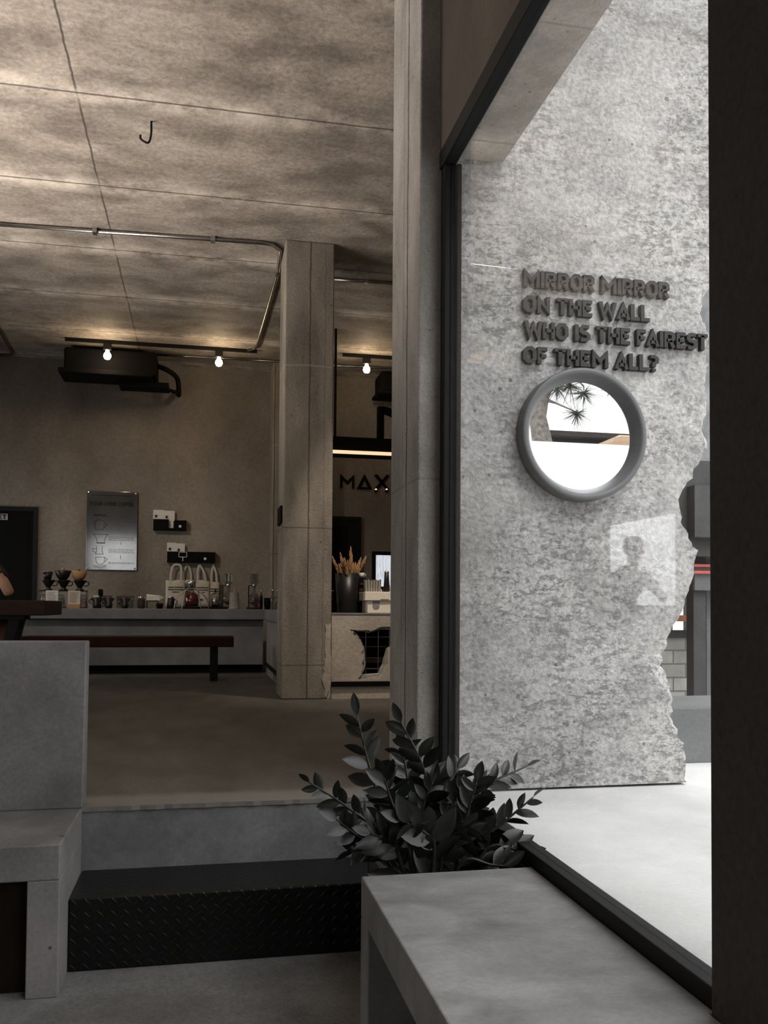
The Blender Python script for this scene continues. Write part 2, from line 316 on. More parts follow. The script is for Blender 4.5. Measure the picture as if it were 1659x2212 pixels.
def stroke(mb, pts, hw, y0, y1, tf):
    closed = pts[-1] == 'c'; p = [Vector(q) for q in (pts[:-1] if closed else pts)]; n = len(p); L = []; R = []
    for i in range(n):
        a = p[i-1] if closed or i > 0 else None; b = p[(i+1) % n] if closed or i < n-1 else None
        d1 = (p[i]-a).normalized() if a is not None else None; d2 = (b-p[i]).normalized() if b is not None else None
        d1 = d1 or d2; d2 = d2 or d1; t = d1+d2
        if t.length < 1e-4: t = d1
        t.normalize(); nn = Vector((-t.y, t.x)); k = hw/max(.42, nn.dot(Vector((-d1.y, d1.x))))
        L.append(p[i]+nn*k); R.append(p[i]-nn*k)
    for i in range(n if closed else n-1):
        j = (i+1) % n; q = [R[i], R[j], L[j], L[i]]
        mb.prism_y([tf(c) for c in q], y0, y1)
def glyph_w(ch): return .26 if ch == ' ' else GL[ch][0]
def text_glyphs(text, x0, x1, z0, h, gap=.1):
    tot = sum(glyph_w(c)+gap for c in text)-gap; sx_ = (x1-x0)/tot; x = x0; out = []
    for c in text:
        if c != ' ': out.append((c, x, sx_))
        x += (glyph_w(c)+gap)*sx_
    return out
def glyph_mesh(mb, ch, x, sx_, z0, h, hw, y0, y1):
    for st in GL[ch][1]: stroke(mb, st, hw, y0, y1, lambda c: (x+c.x*sx_, z0+c.y*h))
    return mb
def holed(outer, hole, y0, y1):     # slab in the xz plane with a hole
    bm = bmesh.new(); es = []
    for loop in (outer, hole):
        vv = [bm.verts.new((x, y0, z)) for x, z in loop]
        es += [bm.edges.new((vv[i], vv[(i+1) % len(vv)])) for i in range(len(vv))]
    bmesh.ops.triangle_fill(bm, edges=es, use_beauty=True)
    r = bmesh.ops.extrude_face_region(bm, geom=bm.faces[:]); bmesh.ops.translate(bm, verts=[g for g in r['geom'] if isinstance(g, bmesh.types.BMVert)], vec=(0, y1-y0, 0))
    mb = MB(); bm.verts.index_update(); mb.v = [v.co.copy() for v in bm.verts]; mb.f = [tuple(v.index for v in f.verts) for f in bm.faces]; bm.free(); return mb
def rough_path(pts, amp, sub, seed):
    rn = random.Random(seed); out = []
    for i in range(len(pts)):
        a = Vector(pts[i]); b = Vector(pts[(i+1) % len(pts)])
        for k in range(sub): out.append(tuple(a.lerp(b, k/sub)+Vector((rn.uniform(-amp, amp), rn.uniform(-amp, amp)))))
    return out

FL, LOW, CE = -.87, -1.42, 3.5      # raised floor, lower floor, ceiling (camera height = 0)
YB, XW, XL = 13.1, 1.10, -3.85       # back wall, window plane, left wall
YS, YM = 4.0, 4.06                  # step edge, mirror wall

# ================================================================== setting
rn = random.Random(3)
edge = [(XL, YS)]+[(-.5+i*.035, YS+rn.uniform(-.006, .004)) for i in range(46)]+[(1.13, YS)]
mb = MB(); ed = edge+[(1.3, YM+.05), (2.1, YM+.05), (2.1, 7.7), (3.4, 7.7), (3.4, YB), (XL, YB)]
n = len(ed); mb.add([(x, y, FL) for x, y in ed]+[(x, y, FL-.02) for x, y in ed], [tuple(range(n))]+[(i, (i+1) % n, (i+1) % n+n, i+n) for i in range(n)])
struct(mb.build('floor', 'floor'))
struct(MB().box(XL, 1.12, YS+.008, YS+.6, LOW, FL-.02).build('trim_1', 'riser'))
struct(MB().box(XL, XW+.1, -2.5, YS+.01, LOW-.1, LOW).build('floor_lower', 'lowfloor'))
struct(MB().box(XL-.3, 1.4, -2.7, YM, CE, CE+.25).box(XL-.3, 2.2, YM, 7.6, CE, CE+.25).box(XL-.3, 3.5, 7.6, YB+.2, CE, CE+.25).build('ceiling', 'ceiling'))
struct(MB().box(XL-.3, 3.5, YB, YB+.2, FL-.1, CE).build('wall_back', 'backwall'))
# left wall with two window openings
mb = MB(); xa, xb = XL-.2, XL
mb.box(xa, xb, -2.5, 3.6, LOW, CE).box(xa, xb, 3.6, 8.4, LOW, .3).box(xa, xb, 3.6, 8.4, 1.2, CE).box(xa, xb, 8.4, 10.6, LOW, CE)
mb.box(xa, xb, 10.6, 12.9, LOW, -.02).box(xa, xb, 10.6, 12.9, 1.32, CE).box(xa, xb, 12.9, YB, LOW, CE)
struct(mb.build('wall_left', 'backwall'))
mb = MB().box(XL, -3.4, -2.7, -2.5, LOW, CE).box(-1.9, XW+.4, -2.7, -2.5, LOW, CE).box(-3.4, -1.9, -2.7, -2.5, 2.1, CE).box(-3.4, -1.9, -2.7, -2.5, LOW, .7)
struct(mb.build('wall_front', 'backwall'))
struct(MB().box(1.085, 1.5, 1.38, 1.741, FL-.021, CE).box(1.085, 1.5, -2.5, 1.38, 2.2, CE).build('wall_right', 'darkwall', bevel=.008))
struct(MB().box(XW, XW+.3, 1.742, YM, 2.2, CE).build('trim_2', 'lintel'))
struct(MB().box(2.1, 2.2, YM+.17, 7.6, FL, CE).box(2.1, 3.5, 7.6, 7.7, FL, CE).box(3.4, 3.5, 7.7, YB, FL, CE).build('wall_far_right', 'backwall'))
# concrete column between seating and bar, slim column at the glass, pilaster at the back wall
o = struct(MB().box(.735, 1.205, 8.3, 8.85, FL, CE).build('column', 'column', bevel=.012)); tag(o, 'square raw concrete column with board seams beside the bar counter', 'column')
o = struct(MB().box(1.0, 1.135, YM, 4.68, FL, CE).build('column', 'post', bevel=.01)); tag(o, 'tall concrete column with cracks next to the big window frame', 'column')
o = struct(MB().box(.955, 1.5, 12.5, YB, FL, CE).build('column', 'column', bevel=.01)); tag(o, 'concrete pilaster on the back wall behind the counter end', 'column')

struct(MB().box(XW+.001, XW+.065, -2.5, YM, LOW, FL-.021).build('wall_under_window', 'riser'))
# ------------------------------------------------ large window
struct_win = thing('window_1', (1.12, 2.9, -.87), 'large black framed picture window facing the rough concrete wall', 'window'); struct(struct_win)
MB().box(1.10, 1.165, 1.742, YM-.005, FL-.02, FL+.045).build('sill', 'frame', struct_win, bevel=.004)
MB().box(1.095, 1.16, 1.742, YM-.005, 2.115, 2.2).build('head', 'frame', struct_win, bevel=.004)
MB().box(1.105, 1.175, 3.985, YM-.005, FL+.045, 2.115).box(1.16, 1.185, 3.97, 3.99, FL+.045, 2.115).build('mullion', 'frame', struct_win, bevel=.004)
MB().box(1.13, 1.138, 1.742, 3.985, FL+.045, 2.115).build('pane', 'glass', struct_win)

# ------------------------------------------------ outside: overhang, rough wall with broken edge
struct(MB().box(XW+.3, 1.425, -2.0, YM, 2.2, 2.75).box(XW+.061, XW+.3, 1.742, YM, 2.19, 2.2).build('trim_3', 'post'))
edge_px = [(1545, -300), (1545, 610), (1524, 636), (1514, 660), (1517, 698), (1528, 722), (1527, 800), (1517, 832), (1523, 862), (1526, 905), (1522, 935), (1527, 962), (1508, 998), (1494, 1015), (1493, 1036), (1467, 1062), (1463, 1092), (1467, 1130), (1480, 1165), (1497, 1190), (1494, 1240), (1479, 1303), (1464, 1345), (1446, 1376), (1437, 1402), (1425, 1438), (1440, 1465), (1455, 1490), (1458, 1530), (1455, 1548), (1462, 1582), (1470, 1612), (1475, 1660), (1477, 1705)]
ep = [P(u, v, y=YM+.05) for u, v in edge_px]; ep = [(p.x, p.z) for p in ep]; ep[-1] = (ep[-1][0], FL)
rn = random.Random(11); fine = []
def wob(z, k): return math.sin(z*17.3+k)*.5+math.sin(z*41.7+2.1*k)*.3+math.sin(z*93.1+k*k)*.2
for i in range(len(ep)-1):
    a, b = Vector(ep[i]), Vector(ep[i+1]); k = max(1, round((a.y-b.y)/.022)) if i > 0 else 1
    for j in range(k): q = a.lerp(b, (j+(rn.uniform(-.3, .3) if j else 0))/k); fine.append(q+Vector((wob(q.y, 1)*.006+(rn.uniform(-.011, .011) if rn.random() < .6 else 0), 0)))
fine.append(Vector(ep[-1])); N = len(fine)
def chip(z):   # the spalled face is widest in a few places
    c = .012+.04*max(0, 1-abs(z-.95)/.4)+.13*max(0, 1-abs(z+.25)/.42)+.05*max(0, 1-abs(z-1.5)/.25)
    return c*(.75+.35*wob(z, 5))+.004
L0 = [Vector((p.x-chip(p.y), YM, p.y)) for p in fine]; L1 = [Vector((p.x+wob(p.y, 7)*.006, YM+.06+wob(p.y, 3)*.018, p.y)) for p in fine]; L2 = [Vector((p.x-.012+wob(p.y, 9)*.01, YM+.16, p.y)) for p in fine]
xl = 1.14; mb = MB()
vs_ = L0+L1+L2+[Vector((xl, YM, p.z)) for p in L0]+[Vector((xl, YM+.16, p.z)) for p in L2]
fs = []
for i in range(N-1):
    for a, b in ((3, 0), (0, 1), (1, 2), (2, 4)): fs.append((a*N+i, b*N+i, b*N+i+1, a*N+i+1))
mb.add(vs_, fs); struct(mb.build('wall_outside', 'stucco'), 'rough grey concrete wall with a broken edge outside the window')
# ------------------------------------------------ yard beyond
struct(MB().box(1.165, 60, -40, 60, FL-.12, FL-.012).build('ground_outside', 'yard'))
o = struct(MB().box(2.0, 6, 4.62, 5.3, FL-.012, P(1490, 1530, y=4.62).z).build('trim_4', 'lowgrey', bevel=.006), 'low smooth grey parapet behind the broken wall edge')
bx0 = P(1400, 1400, y=7.7).x
MB_ = MB().box(bx0-.6, bx0+6, 7.7, 7.85, FL-.02, P(1460, 1378, y=7.7).z)
struct(MB_.build('wall_yard', 'block')); struct(MB().box(bx0-.62, bx0+6.02, 7.66, 7.9, P(1460, 1378, y=7.7).z, P(1460, 1362, y=7.7).z).build('cap_shade_strip', 'darkpanel'))  # dark strip on top: the cap's shadow put into its colour
t = thing('yard_railing', P(1490, 1362, y=7.82), 'orange topped railing above the block wall in the yard', 'railing')
a = P(1400, 1342, y=7.82); b = P(1560, 1336, y=7.82); MB().box(a.x, b.x+2, 7.78, 7.84, a.z, a.z+.06).build('rail', 'orange', t)
for uu in (1445, 1482, 1545):
    a = P(uu, 1362, y=7.82); MB().box(a.x-.018, a.x+.018, 7.78, 7.84, a.z, a.z+.5).build('post', 'steel', t)
t = thing('yard_canopy', P(1510, 1530, y=7), 'dark shelter with grey posts and red striped eave behind the broken wall', 'canopy')
a, b = P(1468, 1200, y=7), P(1800, 1008, y=7)
MB().box(a.x-.12, b.x, 7.0, 9.5, a.z, b.z).build('fascia', 'darkpanel', t)
a, b = P(1515, 1010, y=9.6), P(1900, 560, y=9.6); MB().box(a.x-.1, b.x, 9.6, 9.8, a.z-.3, b.z).build('upper_wall', 'riser', t)
a, b = P(1498, 1160, y=6.9), P(1800, 1060, y=6.9); MB().box(a.x, b.x, 6.88, 7.0, a.z, b.z).build('board', 'darkpanel', t)
a, b = P(1499, 1540, y=7.2), P(1524, 1185, y=7.2); MB().box(a.x, b.x, 7.2, 7.32, FL, b.z).build('post', 'darkpanel', t)
a, b = P(1527, 1540, y=7.4), P(1536, 1185, y=7.4); MB().box(a.x, b.x, 7.4, 7.5, FL, b.z).build('post', 'lowgrey', t)
for v0 in (1230, 1244):
    a, b = P(1500, v0, y=7.1), P(1700, v0-5, y=7.1); MB().box(a.x, b.x, 7.1, 7.14, b.z-.012, b.z+.012).build('stripe', 'redstripe', t)
a, b = P(1500, 1275, y=7.15), P(1700, 1222, y=7.15); MB().box(a.x, b.x, 7.145, 7.18, a.z, b.z).build('eave_board', 'lowgrey', t)
# things seen in the round mirror
def RP(u, v, yv): q = P(u, v, y=yv); return Vector((q.x, 2*(YM-.03)-yv, q.z))
a = RP(1257, 957, 13); struct(MB().box(3, 14, a.y-.2, a.y, FL-.012, a.z).build('wall_boundary', 'white_wall'), 'white boundary wall reflected in the round mirror')
t = thing('shed_roof', (6.8, -12, FL), 'dark corrugated shed roof seen in the round mirror', 'shed')
a, b = RP(1192, 970, 19), RP(1375, 932, 19)
mb = MB()
for i in range(5):
    z0 = a.z+(b.z-a.z)*(i/5); mb.box(a.x, b.x+1.2, a.y-2.0+i*.3, a.y-1.6+i*.3, z0, z0+(b.z-a.z)*.24)
mb.build('roof', 'roofing', t); MB().box(a.x+.1, b.x+1.1, a.y-2.4, a.y-1.9, FL-.012, a.z+.1).build('wall', 'roofing', t)
a, b = RP(1332, 962, 17.5), RP(1372, 938, 17.5)
t = thing('van', (a.x, a.y, FL), 'tan van body seen over the wall in the round mirror', 'van')
MB().box(a.x, b.x+1.5, a.y-1.6, a.y, FL-.012, b.z).build('body', 'tan', t, bevel=.15)
t = thing('pine_tree', RP(1165, 960, 15), 'pale pine tree with long needles seen in the round mirror', 'tree'); t.location.z = FL; t['_o'] = tuple(t.location)
tr = [RP(1172, 1000, 15), RP(1172, 955, 15), RP(1162, 900, 15), RP(1170, 860, 15), RP(1186, 825, 15), RP(1190, 700, 15)]; tr[0].z = FL-.01
MB().tube(tr, [.2, .19, .16, .14, .11, .07], 10).build('trunk', 'bark', t, True)
MB().tube([tr[3], RP(1230, 800, 15), RP(1262, 835, 14.6)], [.06, .03, .015], 6).tube([tr[3], RP(1200, 870, 14.8), RP(1246, 890, 14.6)], [.05, .02, .01], 6).tube([tr[4], RP(1240, 780, 15), RP(1330, 830, 14.6)], [.05, .02, .008], 6).build('branch', 'bark', t, True)
mb = MB(); rn = random.Random(5)
for c, rad, cnt in ((RP(1232, 832, 14.6), .5, 110), (RP(1262, 848, 14.6), .45, 90), (RP(1246, 893, 14.6), .34, 110), (RP(1205, 838, 14.8), .4, 80), (RP(1320, 830, 14.6), .3, 60), (RP(1210, 770, 15), .5, 90)):
    for i in range(cnt):
        d = Vector((rn.gauss(0, 1), rn.gauss(0, 1), rn.gauss(-.15, .8))).normalized()
        mb.tube([c, c+d*rad*rn.uniform(.5, 1)+Vector((0, 0, -.05))], [.006, .002], 3, False)
o = mb.build('needles', 'needle', t)

# ================================================================== letters and mirror on the outside wall
t = thing('wall_lettering', P(1257, 780, y=YM), 'four lines of raised charcoal block letters fixed to the rough wall above the mirror', 'lettering')
for txt, ul, ur, vt, vb in (('MIRROR MIRROR', 1132, 1447, 582, 618), ('ON THE WALL', 1131, 1404, 637, 673), ('WHO IS THE FAIREST', 1135, 1529, 692, 728), ('OF THEM ALL?', 1131, 1422, 747, 783)):
    y1 = YM+.005; a = P(ul, vt, y=YM-.03); b = P(ul, vb, y=YM-.03); e = P(ur, vt+(ur-ul)*.078, y=YM-.03)
    for ch, x, sx_ in text_glyphs(txt, a.x, e.x, b.z, a.z-b.z, .07):
        glyph_mesh(MB(), ch, x, sx_, b.z, a.z-b.z, .106, YM-.03, y1).build('letter', 'letters', t)
mc = P(1258, 940, y=YM-.05); R0 = .325
t = thing('round_mirror', (mc.x, YM, mc.z), 'round mirror in a deep grey rim on the rough outdoor wall', 'mirror')
MB().lathe((mc.x, YM+.002, mc.z), [(R0-.02, -.01), (R0, 0), (R0, .085), (R0-.006, .092), (R0-.022, .092), (R0-.03, .085), (R0-.062, .02), (R0-.062, 0)], 64, 'y').build('rim', 'ringgrey', t, True)
MB().lathe((mc.x, YM+.002, mc.z), [(R0-.055, .004), (R0-.055, .026)], 64, 'y').build('mirror_glass', 'mirror', t)

# ================================================================== foreground concrete furniture
t = thing('concrete_bench', (.8, 2.2, LOW), 'polished grey concrete bench under the window with a planter at its end', 'bench')
MB().add([(.515, -1.6, z) for z in (-1.0, FL)]+[(1.084, -1.6, z) for z in (-1.0, FL)]+[(1.084, 1.741, z) for z in (-1.0, FL)]+[(XW-.001, 1.743, z) for z in (-1.0, FL)]+[(XW-.001, 2.83, z) for z in (-1.0, FL)]+[(.515, 2.83, z) for z in (-1.0, FL)], [(0, 2, 4, 6, 8, 10), (1, 3, 5, 7, 9, 11)]+[(2*i, 2*((i+1) % 6), 2*((i+1) % 6)+1, 2*i+1) for i in range(6)]).build('top_slab', 'bench', t, bevel=.005)
MB().box(.515, XW, 2.70, 2.83, LOW, -1.0).build('end_panel', 'bench', t, bevel=.004)
MB().box(.95, 1.084, -1.6, 2.70, LOW, -1.0).build('back_panel', 'bench', t)
t = thing('planter_box', (.9, 3.2, LOW), 'dark planter trough sunk behind the concrete bench, holding the leafy plant', 'planter')
mb = MB(); px0, px1, py0, py1, pz = .68, 1.095, 2.835, 3.6, -1.0
mb.box(px0, px1, py0, py0+.03, LOW, pz).box(px0, px1, py1-.03, py1, LOW, pz).box(px0, px0+.03, py0+.03, py1-.03, LOW, pz).box(px1-.03, px1, py0+.03, py1-.03, LOW, pz)
mb.build('trough', 'terracotta', t, bevel=.003); MB().box(px0+.03, px1-.03, py0+.03, py1-.03, LOW+.01, pz-.04).build('soil', 'soil', t)
t = thing('concrete_settee', (-1.2, 3.7, LOW), 'concrete settee with tall flat backrest at the edge of the raised floor', 'settee')
MB().box(-2.2, -.495, 3.4, YS-.005, -1.0, FL).build('seat', 'settee', t, bevel=.006)
MB().box(-.607, -.495, 3.4, YS-.005, LOW, -1.0).build('leg', 'settee', t, bevel=.004)
MB().box(-2.2, -2.08, 3.4, YS-.005, LOW, -1.0).build('leg', 'settee', t, bevel=.004)
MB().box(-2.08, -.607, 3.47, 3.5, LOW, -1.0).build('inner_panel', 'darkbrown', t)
mb = MB(); z0, z1 = FL, -.155
mb.add([(-2.2, YS-.02, z0), (-.492, YS-.02, z0), (-.492, YS+.1, z0), (-2.2, YS+.1, z0), (-2.2, YS, z1), (-.488, YS, z1), (-.488, YS+.1, z1), (-2.2, YS+.1, z1)], [(0, 3, 2, 1), (4, 5, 6, 7), (0, 1, 5, 4), (1, 2, 6, 5), (2, 3, 7, 6), (3, 0, 4, 7)])
mb.build('backrest', 'settee', t, bevel=.006)
o = MB().box(-.492, 1.095, 3.62, YS+.004, LOW, -1.14).build('tread_plate_step', 'plate', bevel=.006)
tag(o, 'black diamond plate steel step against the concrete riser', 'step')

# ================================================================== plant
rn = random.Random(21)
def catmull(pts, k=8):
    q = [pts[0]*2-pts[1]]+pts+[pts[-1]*2-pts[-2]]; out = []
    for i in range(1, len(q)-2):
        for j in range(k):
            t_ = j/k; a, b, c, d = q[i-1], q[i], q[i+1], q[i+2]
            out.append(.5*((2*b)+(c-a)*t_+(2*a-5*b+4*c-d)*t_*t_+(3*b-a-3*c+d)*t_**3))
    out.append(pts[-1]); return out
def leaf(mb, base, d, nrm, L, W):
    d = d.normalized(); s = d.cross(nrm).normalized(); nrm = s.cross(d); pr = [(0, .06), (.12, .5), (.3, .92), (.5, 1), (.7, .82), (.86, .48), (1, .02)]
    vs_ = []; curl = rn.uniform(-.05, .22)
    for t_, w_ in pr:
        c = base+d*(L*t_)-nrm*(L*curl*t_*t_); h = W*.5*w_
        vs_ += [c-s*h+nrm*h*.35, c, c+s*h+nrm*h*.35]
    fs = []
    for i in range(len(pr)-1):
        for j in range(2): fs.append((i*3+j, i*3+j+1, i*3+j+4, i*3+j+3))
    mb.add(vs_, fs)
plant = thing('leafy_plant', (.9, 3.2, -1.04), 'dark glossy leafed plant with fanning stems growing behind the concrete bench', 'plant')
STEMS = [  # (pixel points base to tip, depth base, depth tip, leaf count, leaf size)
 ([(868, 1875), (826, 1752), (795, 1645), (771, 1545)], 3.2, 3.3, 13, .105),
 ([(930, 1875), (932, 1770), (915, 1660), (866, 1560)], 3.2, 3.25, 13, .11),
 ([(872, 1878), (822, 1808), (745, 1740), (668, 1690)], 3.1, 3.0, 13, .082),
 ([(866, 1880), (822, 1838), (772, 1806), (727, 1770)], 3.05, 2.9, 10, .09),
 ([(985, 1875), (1000, 1790), (1040, 1705), (1138, 1655)], 3.1, 3.2, 15, .092),
 ([(985, 1878), (1040, 1822), (1090, 1775), (1152, 1722)], 3.05, 3.0, 10, .085),
 ([(990, 1880), (1050, 1838), (1105, 1832), (1150, 1858)], 3.0, 2.95, 8, .1),
 ([(922, 1890), (938, 1835), (920, 1800), (868, 1772)], 2.95, 2.88, 8, .125),
 ([(900, 1878), (890, 1770), (880, 1680), (868, 1610)], 3.3, 3.4, 14, .1),
 ([(950, 1876), (952, 1780), (962, 1710), (990, 1660)], 3.25, 3.35, 13, .1),
 ([(876, 1882), (846, 1850), (800, 1832), (762, 1842)], 3.02, 2.95, 8, .095),
 ([(905, 1880), (868, 1790), (845, 1730), (830, 1680)], 3.1, 3.1, 12, .11),
 ([(970, 1878), (1000, 1800), (1015, 1740), (1030, 1690)], 3.05, 3.05, 12, .1),
 ([(940, 1885), (960, 1830), (985, 1800), (1010, 1792)], 2.98, 2.92, 8, .11),
 ([(885, 1886), (862, 1850), (850, 1822), (800, 1800)], 2.98, 2.9, 8, .115),
 ([(1000, 1880), (1030, 1850), (1062, 1815), (1080, 1780)], 3.2, 3.3, 9, .09),
 ([(915, 1880), (905, 1800), (915, 1740), (935, 1690)], 3.2, 3.2, 12, .105),
 ([(960, 1884), (1000, 1862), (1060, 1868), (1102, 1872)], 2.95, 2.9, 7, .1),
 ([(910, 1886), (885, 1840), (872, 1812), (880, 1770)], 2.96, 2.9, 9, .12),
 ([(945, 1882), (975, 1760), (1005, 1720), (1055, 1700)], 3.15, 3.2, 11, .095)]
for pp, d0, d1, nl, sz in STEMS:
    pts = [P(u, v, y=d0+(d1-d0)*i/(len(pp)-1)) for i, (u, v) in enumerate(pp)]
    pts[0] = Vector((min(max(pts[0].x, px0+.05), px1-.05), max(d0, py0+.06), pz-.05)) if True else pts[0]
    c = catmull(pts); m = len(c)
    st = MB().tube(c, [.009-.006*i/(m-1) for i in range(m)], 6).build('stem', 'stem', plant, True)
    lb = MB()
    nl += 3
    for k in range(nl):
        f_ = .2+.8*k/(nl-1); i = min(m-1, int(f_*(m-1))); tan = (c[min(i+1, m-1)]-c[max(i-1, 0)]).normalized()
        view = (-c[i]).normalized(); side = tan.cross(view).normalized()*(1 if k % 2 else -1)
        tilt = rn.uniform(-.5, .5); sd = (side*math.cos(tilt)+view*math.sin(tilt)); ang = math.radians(rn.uniform(32, 62)) if k < nl-1 else .08
        d = tan*math.cos(ang)+sd*math.sin(ang); nr = (tan.cross(sd)*rn.choice((1, 1, -1))+Vector((0, 0, .5))+view*rn.uniform(0, .6)).normalized()
        L = sz*rn.uniform(.88, 1.25)*(1-.3*f_*f_); leaf(lb, c[i], d, nr, L, L*rn.uniform(.40, .5))
    lb.build('leaves', 'leaf', st, True)

# ================================================================== back of the room: counter, wall things
YC = 11.6
t = thing('coffee_counter', (-.7, 12, FL), 'long grey concrete coffee counter running along the back wall', 'counter')
xl_, xr_ = P(45, 1330, y=YC).x, .76
MB().box(xl_, 1.3, YC, 12.48, -.17, -.035).build('top_slab', 'counter', t, bevel=.008)
MB().box(xl_, .79, YC+.1, 12.4, FL+.11, -.17).build('front_panel', 'counter', t)
MB().box(xl_+.02, .79, YC+.16, 12.4, FL, FL+.11).build('plinth', 'matteblack', t)
MB().box(.80, 1.2, 8.87, YC-.002, -.17, -.035).build('return_slab', 'counter', t, bevel=.008)
MB().box(.83, 1.15, 8.87, YC-.002, FL, -.17).build('return_panel', 'settee', t)
MB().box(.815, .83, 8.87, YC-.002, FL+.1, FL+.15).build('skirting', 'black', t)
t = thing('long_bench', (-.8, 10.6, FL), 'long low dark red wooden bench in front of the coffee counter', 'bench')
a, b = P(45, 1375, y=10.4), P(505, 1398, y=10.4)
MB().box(a.x, b.x, 10.4, 10.78, b.z, a.z).build('seat', 'redwood', t, bevel=.008)
for uu in (462, 95):
    c = P(uu, 1440, y=10.5); MB().box(c.x-.045, c.x+.045, 10.45, 10.53, FL, b.z).box(c.x-.045, c.x+.045, 10.66, 10.74, FL, b.z).box(c.x-.045, c.x+.045, 10.53, 10.66, FL, FL+.06).build('leg', 'black', t)
t = thing('high_table', (-2, 7.4, FL), 'thick dark brown wooden table with slanted black steel legs', 'table')
a, b = P(97, 1297, y=7.2), P(97, 1330, y=7.2); TT = a.z
MB().box(-3.2, a.x, 7.2, 8.05, b.z, a.z).build('tabletop', 'tablewood', t, bevel=.008)
for yy in (7.28, 7.5):
    MB().tube([(-1.42, yy, b.z), (-1.6, yy, FL)], .05, 4).tube([(-1.78, yy, b.z), (-1.62, yy, FL)], .05, 4).box(-1.85, -1.36, yy-.05, yy+.05, b.z-.03, b.z).build('leg', 'black', t)
    MB().tube([(-2.75, yy, b.z), (-2.9, yy, FL)], .05, 4).tube([(-3.08, yy, b.z), (-2.92, yy, FL)], .05, 4).build('leg', 'black', t)
# door with its sign
d1 = P(83, 1096, y=YB)
t = thing('door_1', (d1.x-.5, YB, FL), 'dark toilet door in a black frame in the back wall', 'door'); struct(t)
MB().box(d1.x-1.1, d1.x, YB-.03, YB-.001, d1.z-.06, d1.z).box(d1.x-.06, d1.x, YB-.03, YB-.001, FL, d1.z-.06).box(d1.x-1.1, d1.x-1.04, YB-.03, YB-.001, FL, d1.z-.06).build('frame', 'frame', t)
MB().box(d1.x-1.04, d1.x-.06, YB-.018, YB-.001, FL, d1.z-.06).box(d1.x-.98, d1.x-.12, YB-.022, YB-.018, .3, d1.z-.14).box(d1.x-.98, d1.x-.12, YB-.022, YB-.018, FL+.1, .2).build('leaf', 'matteblack', t)
a, b = P(17, 1110, y=YB-.03), P(0, 1123, y=YB-.03)
t = thing('door_sign', (a.x-.25, YB-.03, b.z), 'small white sign plate on the dark toilet door', 'sign')
MB().box(a.x-.36, a.x, YB-.034, YB-.022, b.z, a.z).build('plate', 'silver', t)
mb = MB()
for ch, x, sx_ in text_glyphs('TOILET', a.x-.34, a.x-.015, b.z+.012, a.z-b.z-.024): glyph_mesh(mb, ch, x, sx_, b.z+.012, a.z-b.z-.024, .12, YB-.038, YB-.033)
mb.build('text', 'ink', t)
# poster
a, b = P(188, 1060, y=YB-.04), P(295, 1232, y=YB-.04)
t = thing('steel_poster', (a.x, YB-.04, b.z), 'brushed steel coffee brewing poster on four stand-off bolts above the counter', 'poster')
MB().box(a.x, b.x, YB-.045, YB-.038, b.z, a.z).build('sheet', 'poster', t, bevel=.002)
pw, ph = b.x-a.x, a.z-b.z
for fx, fz in ((.035, .98), (.965, .98), (.035, .02), (.965, .02)):
    MB().lathe((a.x+fx*pw, YB, b.z+fz*ph), [(.014, .001), (.014, .05), (.010, .056), (0, .057)], 12, 'y').build('bolt', 'silver', t)
mb = MB(); h_ = .058
for ch, x, sx_ in text_glyphs('POUR-OVER COFFEE', a.x+.07*pw, a.x+.92*pw, a.z-.185*ph, h_, .09): glyph_mesh(mb, ch, x, sx_, a.z-.185*ph, h_, .13, YB-.048, YB-.0449)
mb.build('heading', 'ink', t); MB().box(a.x+.1*pw, a.x+.9*pw, YB-.047, YB-.0449, a.z-.055*ph, a.z-.047*ph).build('rule', 'ink', t)
mb = MB(); yq = (YB-.0475, YB-.0449)
def X_(f): return a.x+f*pw
def Z_(f): return a.z-f*ph
def line(pts, wd=.0028, end=True):
    global mb
    stroke(mb, [(X_(x), Z_(z)) for x, z in pts], wd, yq[0], yq[1], lambda c: (c.x, c.y))
    if end: mb.build('drawing', 'ink', t); mb = MB()
line([(.14, .30), (.2, .31), (.26, .3), (.34, .31), (.38, .305)], .01)                                     # scoop of beans
line([(.15, .39), (.18, .49), (.33, .49), (.36, .39), (.25, .36), (.15, .39)], end=False); line([(.36, .41), (.41, .43), (.35, .46)])   # kettle
line([(.14, .55), (.21, .61), (.21, .66), (.36, .66), (.36, .61), (.42, .55), (.14, .55)], end=False); line([(.21, .66), (.37, .66)], .006)   # dripper
line([(.2, .70), (.21, .76), (.18, .80), (.34, .80), (.31, .76), (.32, .70)], end=False); line([(.2, .74), (.13, .73), (.14, .77), (.21, .78)])   # server
line([(.19, .84), (.20, .90), (.24, .93), (.32, .93), (.36, .90), (.37, .84), (.19, .84)], end=False); line([(.37, .85), (.42, .86), (.37, .90)]); line([(.14, .945), (.25, .955), (.4, .94)]); line([(.15, .96), (.28, .975), (.4, .955)])
rn = random.Random(9)
for row in (.58, .60, .62, .735, .75, .765, .78, .905, .915):
    x = .44; tb = MB()
    while x < .93:
        L = rn.uniform(.02, .06); tb.box(X_(x), X_(min(x+L, .95)), yq[0], yq[1], Z_(row)-.005, Z_(row)); x += L+.012
    tb.build('text_line', 'ink', t)
line([(.68, .64), (.68, .68)]); line([(.68, .81), (.68, .86)])
